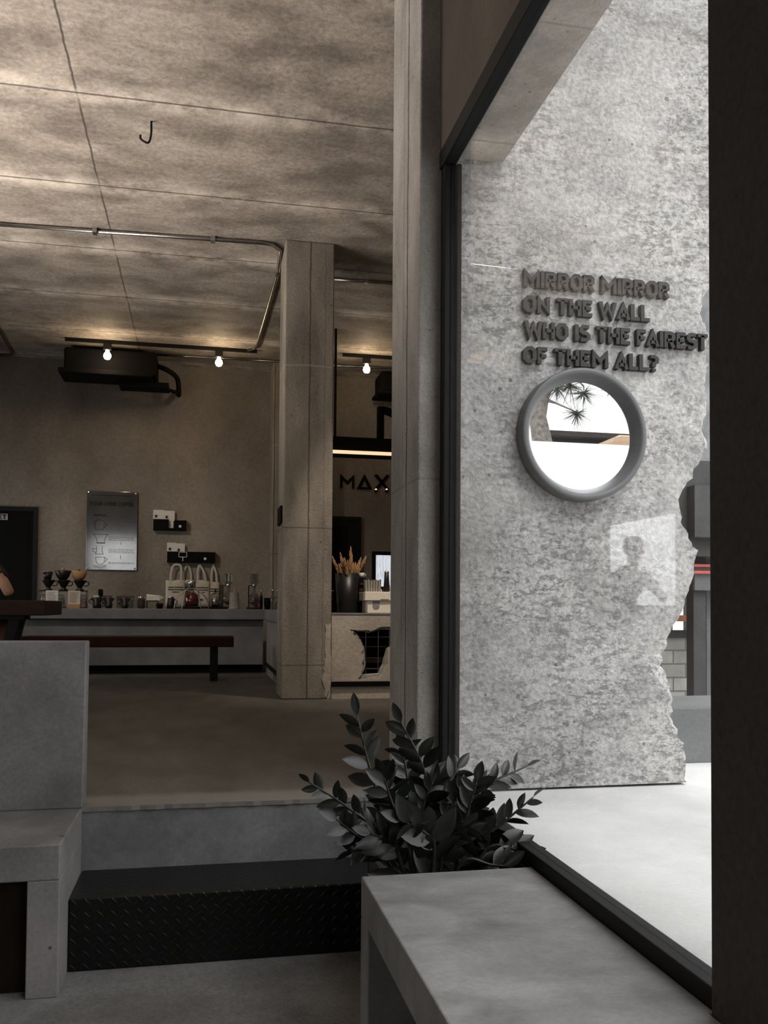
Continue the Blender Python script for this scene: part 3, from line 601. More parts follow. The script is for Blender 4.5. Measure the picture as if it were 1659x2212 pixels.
# wall pockets with packets
def pocket(u0, v0, u1, v1, label, notch=None):
    a, b = P(u0, v0, y=YB-.12), P(u1, v1, y=YB-.12)
    t = thing('wall_pocket', ((a.x+b.x)/2, YB, b.z), label, 'holder', 'black holders on the back wall')
    mb = MB().box(a.x, b.x, YB-.02, YB-.001, b.z, a.z).box(a.x, b.x, YB-.12, YB-.02, b.z, b.z+.02).box(a.x, a.x+.012, YB-.12, YB-.02, b.z+.02, a.z).box(b.x-.012, b.x, YB-.12, YB-.02, b.z+.02, a.z)
    if notch:
        c0, c1 = P(notch[0], v0, y=YB-.12).x, P(notch[1], v0, y=YB-.12).x
        mb.box(a.x, c0, YB-.13, YB-.12, b.z, a.z).box(c1, b.x, YB-.13, YB-.12, b.z, a.z-.02).box(c0, c1, YB-.13, YB-.12, b.z, b.z+.03)
    else: mb.box(a.x, b.x, YB-.13, YB-.12, b.z, a.z)
    mb.build('case', 'matteblack', t)
    return t, a, b
def disc(c, r, par): MB().lathe(c, [(r, 0), (r, .004), (r*.5, .004)], 16, 'y').lathe(c, [(r*.35, 0), (r*.35, .005), (0, .005)], 12, 'y').build('badge', 'paper', par)
t, a, b = pocket(331, 1121, 402, 1146, 'upper black wall holder with a notched front and a white round badge', (365, 375)); c = P(389, 1137, y=YB-.13); disc((c.x, YB-.13, c.z), .02, t)
t, a2, b2 = pocket(361, 1191, 465, 1216, 'wider lower black wall holder carrying a small chalk tag above the tote bags'); c = P(443, 1207, y=YB-.13); disc((c.x, YB-.13, c.z), .02, t)
c, d = P(386, 1192, y=YB-.131), P(404, 1204, y=YB-.131)
k = thing('chalk_tag', (c.x, YB-.135, d.z), 'tiny white outlined chalk tag clipped to the lower wall holder', 'tag')
MB().box(c.x, d.x, YB-.138, YB-.131, d.z, c.z).build('slate', 'matteblack', k)
MB().box(c.x, d.x, YB-.140, YB-.138, c.z-.008, c.z).box(c.x, d.x, YB-.140, YB-.138, d.z, d.z+.008).box(c.x, c.x+.008, YB-.140, YB-.138, d.z, c.z).box(d.x-.008, d.x, YB-.140, YB-.138, d.z, c.z).box((c.x+d.x)/2-.006, (c.x+d.x)/2+.006, YB-.138, YB-.132, d.z-.055, d.z).build('border', 'paper', k)
for (u0, v0, u1, v1, lab) in ((331, 1101, 354, 1143, 'white coffee packet with a dark stamp, against the end of the upper wall holder'), (354, 1103, 377, 1143, 'white coffee packet standing beside the notch of the upper wall holder'), (361, 1172, 380, 1212, 'white coffee packet with a folded corner in the lower wall holder'), (380, 1174, 399, 1212, 'white coffee packet over the chalk tag in the lower wall holder')):
    c, d = P(u0, v0, y=YB-.07), P(u1, v1, y=YB-.07)
    k = thing('coffee_packet', ((c.x+d.x)/2, YB-.07, d.z), lab, 'packet', 'coffee packets in the wall holders')
    MB().add([(c.x, YB-.085, d.z), (d.x, YB-.085, d.z), (d.x, YB-.055, d.z), (c.x, YB-.055, d.z), (c.x, YB-.075, c.z), (d.x, YB-.075, c.z), (d.x, YB-.067, c.z), (c.x, YB-.067, c.z)], [(0, 3, 2, 1), (4, 5, 6, 7), (0, 1, 5, 4), (1, 2, 6, 5), (2, 3, 7, 6), (3, 0, 4, 7)]).build('bag', 'paper', k, bevel=.003)
    zz = c.z-.11; MB().box(c.x+.025, c.x+.055, YB-.088, YB-.078, zz, zz+.035).build('stamp', 'ink', k)
# tote bags hanging under the lower holder
for i, (u0, u1, v0, uh0, uh1, vt) in enumerate(((358, 399, 1253, 371, 393, 1219), (389, 420, 1253, 399, 411, 1221), (419, 452, 1254, 426, 437, 1221), (451, 473, 1257, 457, 465, 1221))):
    yy = YB-.06-.02*(3-i) if i != 1 else YB-.035
    c, d = P(u0, v0, y=yy), P(u1, 1311, y=yy)
    t = thing('tote_bag', ((c.x+d.x)/2, YB-.02, d.z), ('natural canvas tote bag hung nearest the steel poster', 'natural canvas tote bag half hidden behind the glass coffee server', 'natural canvas tote bag hung behind the glass dome', 'natural canvas tote bag hung nearest the siphon brewers')[i], 'bag', 'canvas tote bags under the wall holder')
    mb = MB(); nx, nz = 6, 6; vs_ = []
    for s_ in (-1, 1):
        for j in range(nz+1):
            for k_ in range(nx+1):
                fx, fz = k_/nx, j/nz; bulge = .008+.014*math.sin(math.pi*fx)*math.sin(math.pi*min(1, fz*.9+.1))
                vs_.append((c.x+(d.x-c.x)*fx, yy+s_*bulge*.6, c.z+(d.z-c.z)*fz-.008*math.sin(fx*6+i)*(1-fz)))
    m_ = (nx+1)*(nz+1); fs = []
    for j in range(nz):
        for k_ in range(nx):
            q = j*(nx+1)+k_; fs += [(q, q+1, q+nx+2, q+nx+1), (m_+q, m_+q+nx+1, m_+q+nx+2, m_+q+1)]
    for k_ in range(nx): fs += [(k_, k_+1, m_+k_+1, m_+k_), (nz*(nx+1)+k_, m_+nz*(nx+1)+k_, m_+nz*(nx+1)+k_+1, nz*(nx+1)+k_+1)]
    for j in range(nz): q = j*(nx+1); fs += [(q, q+nx+1, m_+q+nx+1, m_+q), (q+nx, m_+q+nx, m_+q+2*nx+1, q+2*nx+1)]
    mb.add(vs_, fs).build('bag', 'canvas', t, True)
    w_ = d.x-c.x; h0, h1, zt = P(uh0, vt, y=yy).x, P(uh1, vt, y=yy).x, P(uh0, vt, y=yy).z
    hx0, hx1 = c.x+w_*.24, c.x+w_*.76
    pts = catmull([Vector((hx0, yy-.012, c.z-.04)), Vector(((hx0*.5+h0*.5), yy-.01, (c.z+zt)/2)), Vector((h0+.02, yy, zt-.02)), Vector(((h0+h1)/2, yy, zt)), Vector((h1-.02, yy, zt-.02)), Vector(((hx1*.5+h1*.5), yy-.01, (c.z+zt)/2)), Vector((hx1, yy-.012, c.z-.04))], 4)
    mb = MB(); o_ = []
    for q in range(len(pts)):
        tn = (pts[min(q+1, len(pts)-1)]-pts[max(q-1, 0)]).normalized(); sd = Vector((tn.z, 0, -tn.x))*.014
        o_ += [pts[q]-sd, pts[q]+sd, pts[q]+sd+Vector((0, .004, 0)), pts[q]-sd+Vector((0, .004, 0))]
    mb.add(o_, [(4*q+k_, 4*q+(k_+1) % 4, 4*q+4+(k_+1) % 4, 4*q+4+k_) for q in range(len(pts)-1) for k_ in range(4)]).build('handle', 'canvas', t)
    rn = random.Random(i); wv = min(w_, .3)
    for row, (f0, f1) in enumerate(((.15, .9), (.13, .92), (.35, .68))):
        x = f0; mb = MB()
        while x < f1-.02:
            L = min(rn.uniform(.04, .09), f1-x); z_ = c.z-.095-row*.034; mb.box(c.x+wv*x, c.x+wv*(x+L), yy-.0195, yy-.012, z_-.012, z_); x += L+.018
        mb.build('text_line', 'ink', t)
    MB().box(c.x+wv*.42, c.x+wv*.56, yy-.0195, yy-.012, c.z-.29, c.z-.265).build('logo', 'ink', t)

# ------------------------------------------------ things standing on the counter
ZC = -.035; YT = 11.85
def X(u, y=YT): return P(u, 1300, y=y).x
PXM = YT*1.02/1900   # metres per pixel out there
def Zv(v, y=YT, u=300): return P(u, v, y=y).z
def lat(mb, x, y, prof, n=18): return mb.lathe((x, y, 0), prof, n)
def vessel(name, u, v0, v1, r, label, cat, mat, prof, y=YT, group=None, part='body'):
    x = X(u, y); zt = ZC+(v1-v0)*PXM; t = thing(name, (x, y, ZC), label, cat, group)
    h = zt-ZC; lat(MB(), x, y, [(r*a, ZC+h*b) for a, b in prof]).build(part, mat, t, True); return t, x, zt
# brew stand
t = thing('brew_stand', (X(138), YT, ZC), 'black framed pour over stand with glass ends holding three drippers', 'stand')
z1 = Zv(1279)
MB().box(X(86), X(189), YT-.07, YT+.07, z1, z1+.012).box(X(86), X(189), YT-.07, YT+.07, ZC, ZC+.008).build('shelf', 'black', t)
for uu in (87, 188): MB().box(X(uu)-.007, X(uu)+.007, YT-.07, YT+.07, ZC+.008, z1).build('end_panel', 'jar', t)
zsh = z1+.012
for uu, lab in ((104, 'black cone dripper under the small dark cup on the brew stand'), (137, 'black cone dripper under the black bowl on the brew stand'), (172, 'black cone dripper under the wooden bowl on the brew stand')):
    t = thing('cone_dripper', (X(uu), YT, zsh), lab, 'dripper', 'drippers on the brew stand'); x = X(uu); h = .125; rr = .08
    lat(MB(), x, YT, [(.05, zsh), (.055, zsh+.012), (.022, zsh+.025), (.03, zsh+.04), (rr, zsh+h), (rr+.004, zsh+h+.006), (rr-.008, zsh+h), (.02, zsh+.04)]).build('cone', 'blackplastic', t, True)
    MB().tube(catmull([Vector((x+rr-.01, YT, zsh+h-.01)), Vector((x+rr+.028, YT, zsh+h-.02)), Vector((x+rr+.018, YT, zsh+h-.06)), Vector((x+.05, YT, zsh+.06))], 5), .007, 6).build('handle', 'blackplastic', t, True)
zb = zsh+.132
t = thing('small_cup', (X(102), YT, zb), 'small dark cup on the first dripper by the door', 'cup'); x = X(102); lat(MB(), x, YT, [(.042, zb), (.062, zb+.10), (.056, zb+.098), (.036, zb+.008)]).build('body', 'blackplastic', t, True); lat(MB(), x, YT, [(.062, zb+.1), (.064, zb+.106), (.057, zb+.104)]).build('rim', 'steel', t, True)
t = thing('black_bowl', (X(135), YT, zb), 'black bowl grinder with a pale knob on the middle dripper', 'bowl'); x = X(135); lat(MB(), x, YT, [(.045, zb), (.075, zb+.04), (.105, zb+.12), (.1, zb+.122), (.06, zb+.05)]).build('body', 'blackplastic', t, True); lat(MB(), x, YT, [(0, zb+.115), (.02, zb+.12), (.022, zb+.14), (.014, zb+.158), (0, zb+.16)]).tube([(x, YT, zb+.05), (x, YT, zb+.12)], .008, 6).build('knob', 'bowlwood', t, True)
t = thing('wooden_bowl', (X(170), YT, zb), 'light wooden bowl on the dripper nearest the poster', 'bowl'); x = X(170); lat(MB(), x, YT, [(.045, zb), (.075, zb+.03), (.103, zb+.118), (.097, zb+.12), (.06, zb+.045)]).build('body', 'bowlwood', t, True); lat(MB(), x, YT, [(0, zb+.05), (.02, zb+.1), (.016, zb+.135), (0, zb+.14)]).build('knob', 'black', t, True)
for uu, lab in ((97, 'ribbed glass server behind the wooden high table end'), (131, 'ribbed glass server between the two cards'), (178, 'ribbed glass server under the wooden bowl')):
    x = X(uu); t = thing('glass_server', (x, YT, ZC+.008), lab, 'server', 'glass servers in the brew stand'); z0 = ZC+.008; pr = [(.055, z0)]
    for k in range(6): pr += [(.07-.004*k, z0+.012+.024*k), (.062-.004*k, z0+.024+.024*k)]
    lat(MB(), x, YT, pr+[(.04, z0+.165)]).build('body', 'jar', t, True)
    mb = MB()
    for k in range(5): lat(mb, x, YT, [(.069-.004*k, z0+.008+.024*k), (.073-.004*k, z0+.013+.024*k), (.069-.004*k, z0+.018+.024*k)])
    mb.build('ribs', 'silver', t, True)
for uu, mt, lab in ((112, 'paper', 'white text card in a wooden block in front of the brew stand'), (160, 'canvas', 'yellowed text card in a wooden block in front of the brew stand')):
    y = YT-.143; x = X(uu, y); t = thing('text_card', (x, y, ZC), lab, 'card'); hw = 11.5*PXM
    MB().box(x-hw, x+hw, y-.018, y+.018, ZC, ZC+.05).build('block', 'bowlwood', t, bevel=.003)
    MB().box(x-hw, x+hw, y-.003, y+.003, ZC+.05, ZC+.222).build('sheet', mt, t); mb = MB(); rn = random.Random(uu)
    for k in range(9): mb.box(x-hw*.75, x+hw*rn.uniform(.3, .8), y-.0045, y-.003, ZC+.075+k*.015, ZC+.0785+k*.015)
    mb.build('lettering', 'ink', t)
# row of small drippers and glasses
for k, (uu, top) in enumerate(((208, 'paper'), (235, 'magenta'), (270, 'magenta'))):
    y = YT-.05; x = X(uu, y); t = thing('stacked_dripper', (x, y, ZC), ('black dripper over a glass with a dark scoop behind it', 'black dripper over a glass with pink rim nearest the scoop', 'black dripper with pink rim between two clear tumblers')[k], 'dripper', 'drippers along the counter')
    lat(MB(), x, y, [(.04, ZC), (.05, ZC+.06), (.035, ZC+.065), (.075, ZC+.13), (.07, ZC+.13), (.03, ZC+.07)]).build('cone', 'blackplastic', t, True)
    lat(MB(), x, y, [(.044, ZC+.1), (.046, ZC+.165), (.043, ZC+.165), (.041, ZC+.1)]).build('glass', 'jar', t, True)
    MB().box(x-.035, x+.035, y-.047, y-.04, ZC+.145, ZC+.163).build('rim_label', top, t)
    MB().tube([(x-.06, y, ZC+.11), (x-.09, y, ZC+.105), (x-.085, y, ZC+.075), (x-.05, y, ZC+.065)], .006, 6).build('handle', 'blackplastic', t, True)
for uu, lab in ((223, 'clear tumbler beside the scoop'), (257, 'clear straight tumbler between two black drippers'), (283, 'clear tumbler beside the brown jar')):
    y = YT+.16; vessel('tumbler', uu, 1290, 1316, .036, lab, 'glass', 'jar', [(.85, 0), (.95, .1), (1, 1), (.9, 1), (.8, .12)], y, 'tumblers along the counter')
t, x, zt = vessel('scoop', 217, 1277, 1316, .03, 'dark upright scoop behind the small drippers', 'scoop', 'matteblack', [(.4, 0), (.3, .1), (.3, .62), (1, .66), (1.05, .95), (.6, 1)], YT+.09)
t, x, zt = vessel('brown_jar', 305, 1291, 1316, .05, 'short dark brown jar with a pale lid beside the paper filters', 'jar', 'terracotta', [(.8, 0), (1, .15), (1, .7), (.9, .74)], YT)
lat(MB(), x, YT, [(.045, zt-.04), (.048, zt-.01), (.04, zt), (0, zt)]).build('lid', 'silver', t, True)
x = X(329); t = thing('filter_stand', (x, YT, ZC), 'low wire stand beside the paper filters', 'stand')
MB().tube([(x-.07, YT, ZC+.004), (x-.07, YT, ZC+.1), (x+.06, YT, ZC+.1), (x+.09, YT, ZC+.05), (x+.09, YT, ZC+.004)], .006, 6).tube([(x-.07, YT+.08, ZC+.004), (x-.07, YT+.08, ZC+.1), (x+.06, YT+.08, ZC+.1), (x+.09, YT+.08, ZC+.05), (x+.09, YT+.08, ZC+.004)], .006, 6).tube([(x-.07, YT, ZC+.1), (x-.07, YT+.08, ZC+.1)], .006, 6).tube([(x+.06, YT, ZC+.1), (x+.06, YT+.08, ZC+.1)], .006, 6).build('frame', 'black', t)
t = thing('paper_filters', (x, YT, ZC+.106), 'stack of white paper filters lying on the wire stand', 'filters')
MB().add([(x-.075, YT-.01, ZC+.108), (x+.09, YT-.01, ZC+.108), (x+.15, YT+.03, ZC+.15), (x+.08, YT+.08, ZC+.175), (x-.075, YT+.06, ZC+.19), (x-.075, YT-.01, ZC+.16), (x+.09, YT-.005, ZC+.16)], [(0, 1, 6, 5), (1, 2, 6), (2, 3, 6), (3, 4, 5, 6), (0, 5, 4), (0, 4, 3, 2, 1)]).build('stack', 'paper', t)
t, x, zt = vessel('small_kettle', 369, 1292, 1317, .05, 'small black pitcher with a steel rim in front of the tote bags', 'pitcher', 'blackplastic', [(1, 0), (1.05, .3), (.8, .8), (.75, .82)], YT)
lat(MB(), x, YT, [(.038, zt-.03), (.045, zt-.002), (.04, zt), (0, zt-.004)]).build('lid', 'silver', t, True)
MB().tube([(x+.045, YT, ZC+.12), (x+.085, YT, ZC+.1), (x+.06, YT, ZC+.04)], .006, 6).build('handle', 'blackplastic', t, True)
# glass server with red reflections under wire hoops
y = YT-.06; x = X(414, y); t = thing('coffee_flask', (x, y, ZC), 'rounded glass flask with dark red coffee and a steel collar on a black base', 'flask')
lat(MB(), x, y, [(.13, ZC), (.135, ZC+.02), (.1, ZC+.03), (0, ZC+.03)]).build('base', 'matteblack', t, True)
lat(MB(), x, y, [(.088, ZC+.03), (.098, ZC+.1), (.085, ZC+.19), (.04, ZC+.235), (.04, ZC+.28)]).build('body', 'jar', t, True)
lat(MB(), x, y, [(0, ZC+.034), (.080, ZC+.034), (.088, ZC+.1), (.076, ZC+.18), (.03, ZC+.215), (0, ZC+.215)]).build('coffee', 'red', t, True)
lat(MB(), x, y, [(.042, ZC+.255), (.05, ZC+.26), (.05, ZC+.33), (.058, ZC+.36), (.05, ZC+.365), (.046, ZC+.27)]).build('collar', 'silver', t, True)
t = thing('wire_hoop', (x, y-.15, ZC), 'thin wire carrying hoop arched over the glass flask', 'hoop')
mb = MB()
for w1, w2, dy in ((.22, .05, -.15), (-.22, -.05, -.15), (.12, .045, -.155), (-.12, -.045, -.155)):
    mb.tube(catmull([Vector((x+w1, y+dy, ZC+.004)), Vector((x+w1*.85, y+dy, ZC+.14)), Vector((x+w2*1.7, y+dy, ZC+.235)), Vector((x+w2, y+dy, ZC+.26))], 5), .006, 6)
mb.tube([(x-.05, y-.15, ZC+.26), (x+.05, y-.15, ZC+.26)], .006, 6).build('wire', 'steel', t)
y = YT; x = X(465, y); t = thing('glass_dome', (x, y, ZC), 'glass cloche dome with a dark knob on a black tray', 'dome')
lat(MB(), x, y, [(.095, ZC), (.1, ZC+.02), (.09, ZC+.025), (0, ZC+.025)]).build('tray', 'matteblack', t, True)
lat(MB(), x, y, [(.085, ZC+.026), (.085, ZC+.12), (.07, ZC+.18), (.03, ZC+.215), (0, ZC+.22)]).build('dome', 'jar', t, True)
lat(MB(), x, y, [(.012, ZC+.22), (.016, ZC+.235), (.008, ZC+.255), (0, ZC+.258)]).build('knob', 'black', t, True)
lat(MB(), x, y, [(0, ZC+.027), (.05, ZC+.03), (.055, ZC+.12), (.02, ZC+.16), (0, ZC+.16)]).build('filling', 'silver', t, True)
for k, (uu, liq) in enumerate(((493, 'amber'), (549, 'magenta'))):
    y = YT+.17; x = X(uu, y); t = thing('siphon_brewer', (x, y, ZC), ('glass siphon brewer with amber bulb behind the grey canister', 'glass siphon brewer with a plum tinted dome beside the pilaster')[k], 'siphon', 'siphon brewers on the counter')
    lat(MB(), x, y, [(.09, ZC), (.09, ZC+.03), (.02, ZC+.035), (0, ZC+.035)]).build('base', 'tablewood', t, True)
    MB().tube([(x-.075, y, ZC+.03), (x-.075, y, ZC+.32), (x-.03, y, ZC+.32)], .009, 6).build('arm', 'black', t)
    lat(MB(), x, y, [(.02, ZC+.05), (.065, ZC+.085), (.08, ZC+.14), (.06, ZC+.195), (.022, ZC+.23), (.02, ZC+.33)]).build('lower_bulb', 'jar', t, True)
    lat(MB(), x, y, [(0, ZC+.06), (.055, ZC+.09), (.068, ZC+.13), (0, ZC+.131)]).build('liquid', liq, t, True)
    lat(MB(), x, y, [(.02, ZC+.33), (.05, ZC+.345), (.055, ZC+.37), (.055, ZC+.475), (.05, ZC+.475), (.05, ZC+.37)]).build('upper_chamber', 'jar', t, True)
    mb = MB().box(x-.05, x-.036, y-.046, y-.042, ZC+.37, ZC+.46); mb.box(x+.02, x+.05, y-.046, y-.042, ZC+.37, ZC+.465).build('highlight_band', 'silver', t)
    lat(MB(), x, y, [(.024, ZC+.3), (.03, ZC+.31), (.03, ZC+.34), (.024, ZC+.345)]).build('collar', 'silver', t, True)
y = YT-.142; t, x, zt = vessel('grey_canister', 506, 1282, 1317, .068, 'tapered pale grey canister with a small gold spout', 'canister', 'settee', [(1.15, 0), (1.15, .06), (1, .08), (.86, .97), (.8, 1), (0, 1)], y)
lat(MB(), x, y, [(.012, zt), (.012, zt+.02), (.004, zt+.065), (0, zt+.066)]).build('spout', 'bowlwood', t, True)
x = X(549, YT-.14); t = thing('tinted_dome', (x, YT-.14, ZC), 'dark glass dome in front of the second siphon brewer', 'dome')
lat(MB(), x, YT-.14, [(.1, ZC), (.105, ZC+.025), (.08, ZC+.03), (0, ZC+.03)]).build('tray', 'tablewood', t, True); lat(MB(), x, YT-.14, [(.08, ZC+.031), (.08, ZC+.12), (.05, ZC+.185), (0, ZC+.2)]).build('dome', 'jar', t, True); MB().box(x+.01, x+.05, YT-.143, YT-.14, ZC+.032, ZC+.15).build('filling', 'magenta', t)
t, x, zt = vessel('slim_bottle', 564, 1273, 1316, .022, 'slim dark bottle with a bright nozzle beside the second siphon', 'bottle', 'black', [(1, 0), (1, .62), (.3, .75), (.3, .8)], YT)
lat(MB(), x, YT, [(.007, zt-.07), (.006, zt-.02), (0, zt)]).build('nozzle', 'silver', t, True)
for k, uu in enumerate((588, 596)):
    y = 10.9+.1*k; x = P(uu, 1300, y=y).x; t = thing('bottle', (x, y, ZC), ('clear glass bottle farther back on the counter return', 'clear glass bottle closest to the big column')[k], 'bottle', 'bottles beside the column')
    x = max(x, .85+.07*k); t.location.x = x; t['_o'] = tuple(t.location)
    lat(MB(), x, y, [(.03, ZC), (.033, ZC+.14), (.014, ZC+.18), (.014, ZC+.22)]).build('body', 'jar', t, True); lat(MB(), x, y, [(.016, ZC+.22), (.016, ZC+.25), (0, ZC+.25)]).build('cap', 'silver', t, True)
for k, (u0, u1) in enumerate(((338, 352), (571, 584))):
    t, x, zt = vessel('black_cup', (u0+u1)/2, 1305 if k == 0 else 1292, 1316, .045, ('flat black tray dish beside the filter stand', 'black cup near the counter corner')[k], 'dish' if k == 0 else 'cup', 'matteblack', [(.8, 0), (1, .5), (1, 1), (.8, .95), (.7, .2)], YT-.05)

# ------------------------------------------------ ceiling and upper wall equipment
t = thing('air_conditioner', (-1.1, 12.4, 3), 'long black air conditioner hung from the ceiling near the back wall', 'air conditioner')
a, b = P(133, 752, y=12.2), P(338, 822, y=12.2)
mb = MB(); za, zb_ = P(200, 752, y=12.2).z, P(200, 805, y=12.2).z
mb.box(a.x+.03, b.x, 12.2, 12.75, zb_, min(za, CE-.03)).build('body', 'matteblack', t, bevel=.03)
MB().box(a.x-.02, b.x-.06, 12.05, 12.6, zb_-.05, zb_+.015).build('louver', 'matteblack', t, bevel=.012)
MB().box(b.x-.5, b.x+.16, 12.3, 12.6, zb_-.13, zb_-.052).build('tray', 'matteblack', t, bevel=.01)
MB().box(a.x+.3, a.x+.34, 12.4, 12.44, min(za, CE-.03), CE).box(b.x-.2, b.x-.16, 12.4, 12.44, min(za, CE-.03), CE).build('hanger', 'black', t)
p0, p1, p2, p3 = P(338, 790, y=12.4), P(362, 800, y=12.4), P(383, 818, y=12.6), P(384, 845, y=YB)
MB().tube(catmull([p0, p1, p2, Vector((p2.x+.02, 12.7, p2.z-.2)), p3], 6), .035, 8).tube([(b.x+.1, 12.45, zb_-.1), (p2.x, 12.62, zb_-.11)], .025, 8).build('pipe', 'matteblack', t, True)
a = P(855, 850, y=12.5); c = P(815, 797, y=12.5)
t = thing('air_conditioner', (c.x+.6, 11.9, a.z), 'black air conditioner end partly hidden by the tall concrete column', 'air conditioner')
MB().box(c.x+.06, c.x+1.5, 12.5, 13.0, a.z+.02, CE-.04).build('body', 'matteblack', t, bevel=.03); MB().box(c.x, c.x+1.5, 12.4, 12.9, a.z-.03, a.z+.018).build('louver', 'matteblack', t, bevel=.01)
MB().box(c.x+.4, c.x+.44, 12.7, 12.74, CE-.04, CE).build('hanger', 'black', t)
def conduit(pts, r, label, n=6, clips=(), mat='steel', cat='conduit'):
    t = thing('ceiling_conduit', pts[0], label, cat); MB().tube(pts, r, 8).build('pipe', mat, t, True)
    for c in clips: MB().box(c.x-.02, c.x+.02, c.y-r*1.8, c.y+r*1.8, c.z-r*1.3, CE).build('clip', 'silver', t)
zc = CE-.022
A, B_ = P(-40, 482, z=zc), P(560, 524, z=zc); C_ = P(606, 540, z=zc); D = P(600, 590, z=zc); E_ = P(556, 745, z=zc); F_ = P(535, 757, z=zc)
conduit([A, B_, P(588, 528, z=zc), C_, D, E_, P(550, 753, z=zc), F_], .02, 'steel conduit crossing the ceiling and turning at the big column toward the lamp track', clips=(P(205, 499, z=zc), P(460, 517, z=zc), D))
conduit([P(718, 603, z=zc), P(870, 613, z=zc)], .018, 'bright thin conduit on the ceiling between the two concrete columns', clips=(P(790, 608, z=zc),))
conduit([P(-20, 690, z=zc), P(0, 714, z=zc), P(24, 758, z=zc), P(28, 765, z=zc), P(20, 768, z=zc), P(-30, 767, z=zc)], .02, 'short bent conduit on the ceiling over the toilet door')
conduit([P(340, 766, z=zc), P(605, 781, z=zc)], .018, 'thin conduit running behind the lamp track above the air conditioner')
conduit([P(716, 789, z=zc), P(880, 797, z=zc)], .018, 'conduit on the ceiling above the bar sign')
def track(u0, v0, u1, v1, bulbs, label, labs):
    zt = CE-.03; a, b = P(u0, v0, z=zt), P(u1, v1, z=zt); yy = (a.y+b.y)/2
    t = thing('lamp_track', ((a.x+b.x)/2, yy, zt), label, 'track'); MB().box(a.x, b.x, yy-.022, yy+.022, zt-.012, CE).build('rail', 'black', t)
    for (u, v), lab in zip(bulbs, labs):
        q = P(u, v, y=yy); k = thing('spot_lamp', (q.x, yy, zt-.012), lab, 'lamp', 'bare bulb lamps on the ceiling tracks')
        MB().box(q.x-.05, q.x+.05, yy-.03, yy+.03, zt-.1, zt-.012).build('holder', 'black', k); zb = zt-.1
        MB().lathe((q.x, yy, 0), [(.022, zb), (.022, zb-.02), (.045, zb-.055), (.05, zb-.085), (.035, zb-.118), (0, zb-.13)], 14).build('bulb', 'bulb', k, True)
        l = bpy.data.lights.new('bulb_light', 'POINT'); l.energy = K_BULB; l.color = (1, .74, .45); l.shadow_soft_size = .05; lo = bpy.data.objects.new('bulb_light', l); COL.objects.link(lo); lo.location = (q.x, yy-.2, zb-.22)
track(142, 737, 556, 758, ((232, 762), (473, 774)), 'black lamp track on the ceiling in front of the air conditioner', ('glowing bulb lamp on the track above the air conditioner', 'glowing bulb lamp at the conduit end of the lamp track'))
track(740, 768, 880, 776, ((792, 790),), 'black lamp track on the ceiling over the bar', ('glowing bulb lamp over the bar between the concrete columns',))
a = P(327, 262, z=CE); t = tag(MB().tube(catmull([a, Vector((a.x, a.y-.01, CE-.1)), Vector((a.x-.02, a.y, CE-.16)), Vector((a.x-.07, a.y, CE-.14)), Vector((a.x-.075, a.y, CE-.11))], 6), .008, 6).build('ceiling_hook', 'black', at=a), 'small black steel hook hanging from the concrete ceiling', 'hook')
a, b = P(601, 1097, x=.733), P(611, 1133, x=.733)
tag(MB().box(.715, .734, 8.35, 8.7, P(606, 1133, x=.733).z, P(606, 1097, x=.733).z).build('black_plaque', 'matteblack', at=(.72, 8.5, 1)), 'small black plaque on the side of the big concrete column', 'plaque')

# ================================================================== bar area between the columns
YA = 8.3
t = thing('bar_counter', (1.8, 8.6, FL), 'cream plastered bar counter with a broken hole showing rebar mesh', 'counter')
hole_px = [(764, 1361), (797, 1367), (811, 1363), (849, 1359), (900, 1357), (908, 1392), (880, 1398), (849, 1394), (839, 1402), (833, 1426), (821, 1456), (781, 1457), (790, 1437), (789, 1413), (786, 1397), (780, 1382), (772, 1370)]
def hp(px, y, sc=1.0):
    q = [P(u, v, y=y) for u, v in px]; c = sum((Vector((p.x, p.z)) for p in q), Vector((0, 0)))/len(q)
    return [tuple(c+(Vector((p.x, p.z))-c)*sc) for p in q]
outer = [(1.207, FL), (2.7, FL), (2.7, -.075), (1.207, -.075)]
holed(outer, rough_path(hp(hole_px, YA, 1.0), .008, 3, 2), YA+.02, YA+.12).build('core_wall', 'post', t)
holed(outer, rough_path(hp(hole_px, YA, 1.13), .016, 3, 4), YA, YA+.018).build('plaster_face', 'plaster', t)
MB().box(1.207, 2.7, YA-.004, 9.15, -.074, -.056).build('top_slab', 'counter', t, bevel=.003)
MB().box(1.207, 2.7, 9.0, 9.1, FL, -.075).box(1.207, 1.25, YA+.13, 9.0, FL, -.075).build('back_panel', 'matteblack', t)
mb = MB(); zA, zB_ = P(817, 1462, y=YA+.15).z, P(817, 1352, y=YA+.15).z
for uu in (763, 790, 817, 841, 868, 895): x = P(uu, 1400, y=YA+.15).x; mb.tube([(x, YA+.15, zA), (x, YA+.15, zB_)], .005, 6)
for vv in (1376, 1397, 1421, 1444): z = P(817, vv, y=YA+.15).z; mb.tube([(1.3, YA+.157, z), (2.1, YA+.157, z)], .005, 6)
mb.build('rebar_mesh', 'steel', t)
z = P(817, 1427, y=YA+.4).z; MB().box(1.3, 2.6, YA+.35, 9.0, z-.02, z+.02).build('inner_shelf', 'bowlwood', t)
a, b = P(706, 1473, y=YA-.02), P(860, 1481, y=YA-.02); MB().box(1.207, 2.7, YA-.02, YA-.001, b.z-.005, a.z).build('kick_strip', 'matteblack', t)
sm = rough_path([(P(703, 1350, y=YA-.01).x, P(703, 1350, y=YA).z), (1.207, -.15), (1.2075, FL+.002), (P(704, 1495, y=YA-.01).x, FL+.002), (P(697, 1470, y=YA-.01).x, FL+.2), (P(704, 1420, y=YA).x, P(703, 1420, y=YA).z)], .010, 6, 8); sm = [(x, max(z, FL+.001)) for x, z in sm]
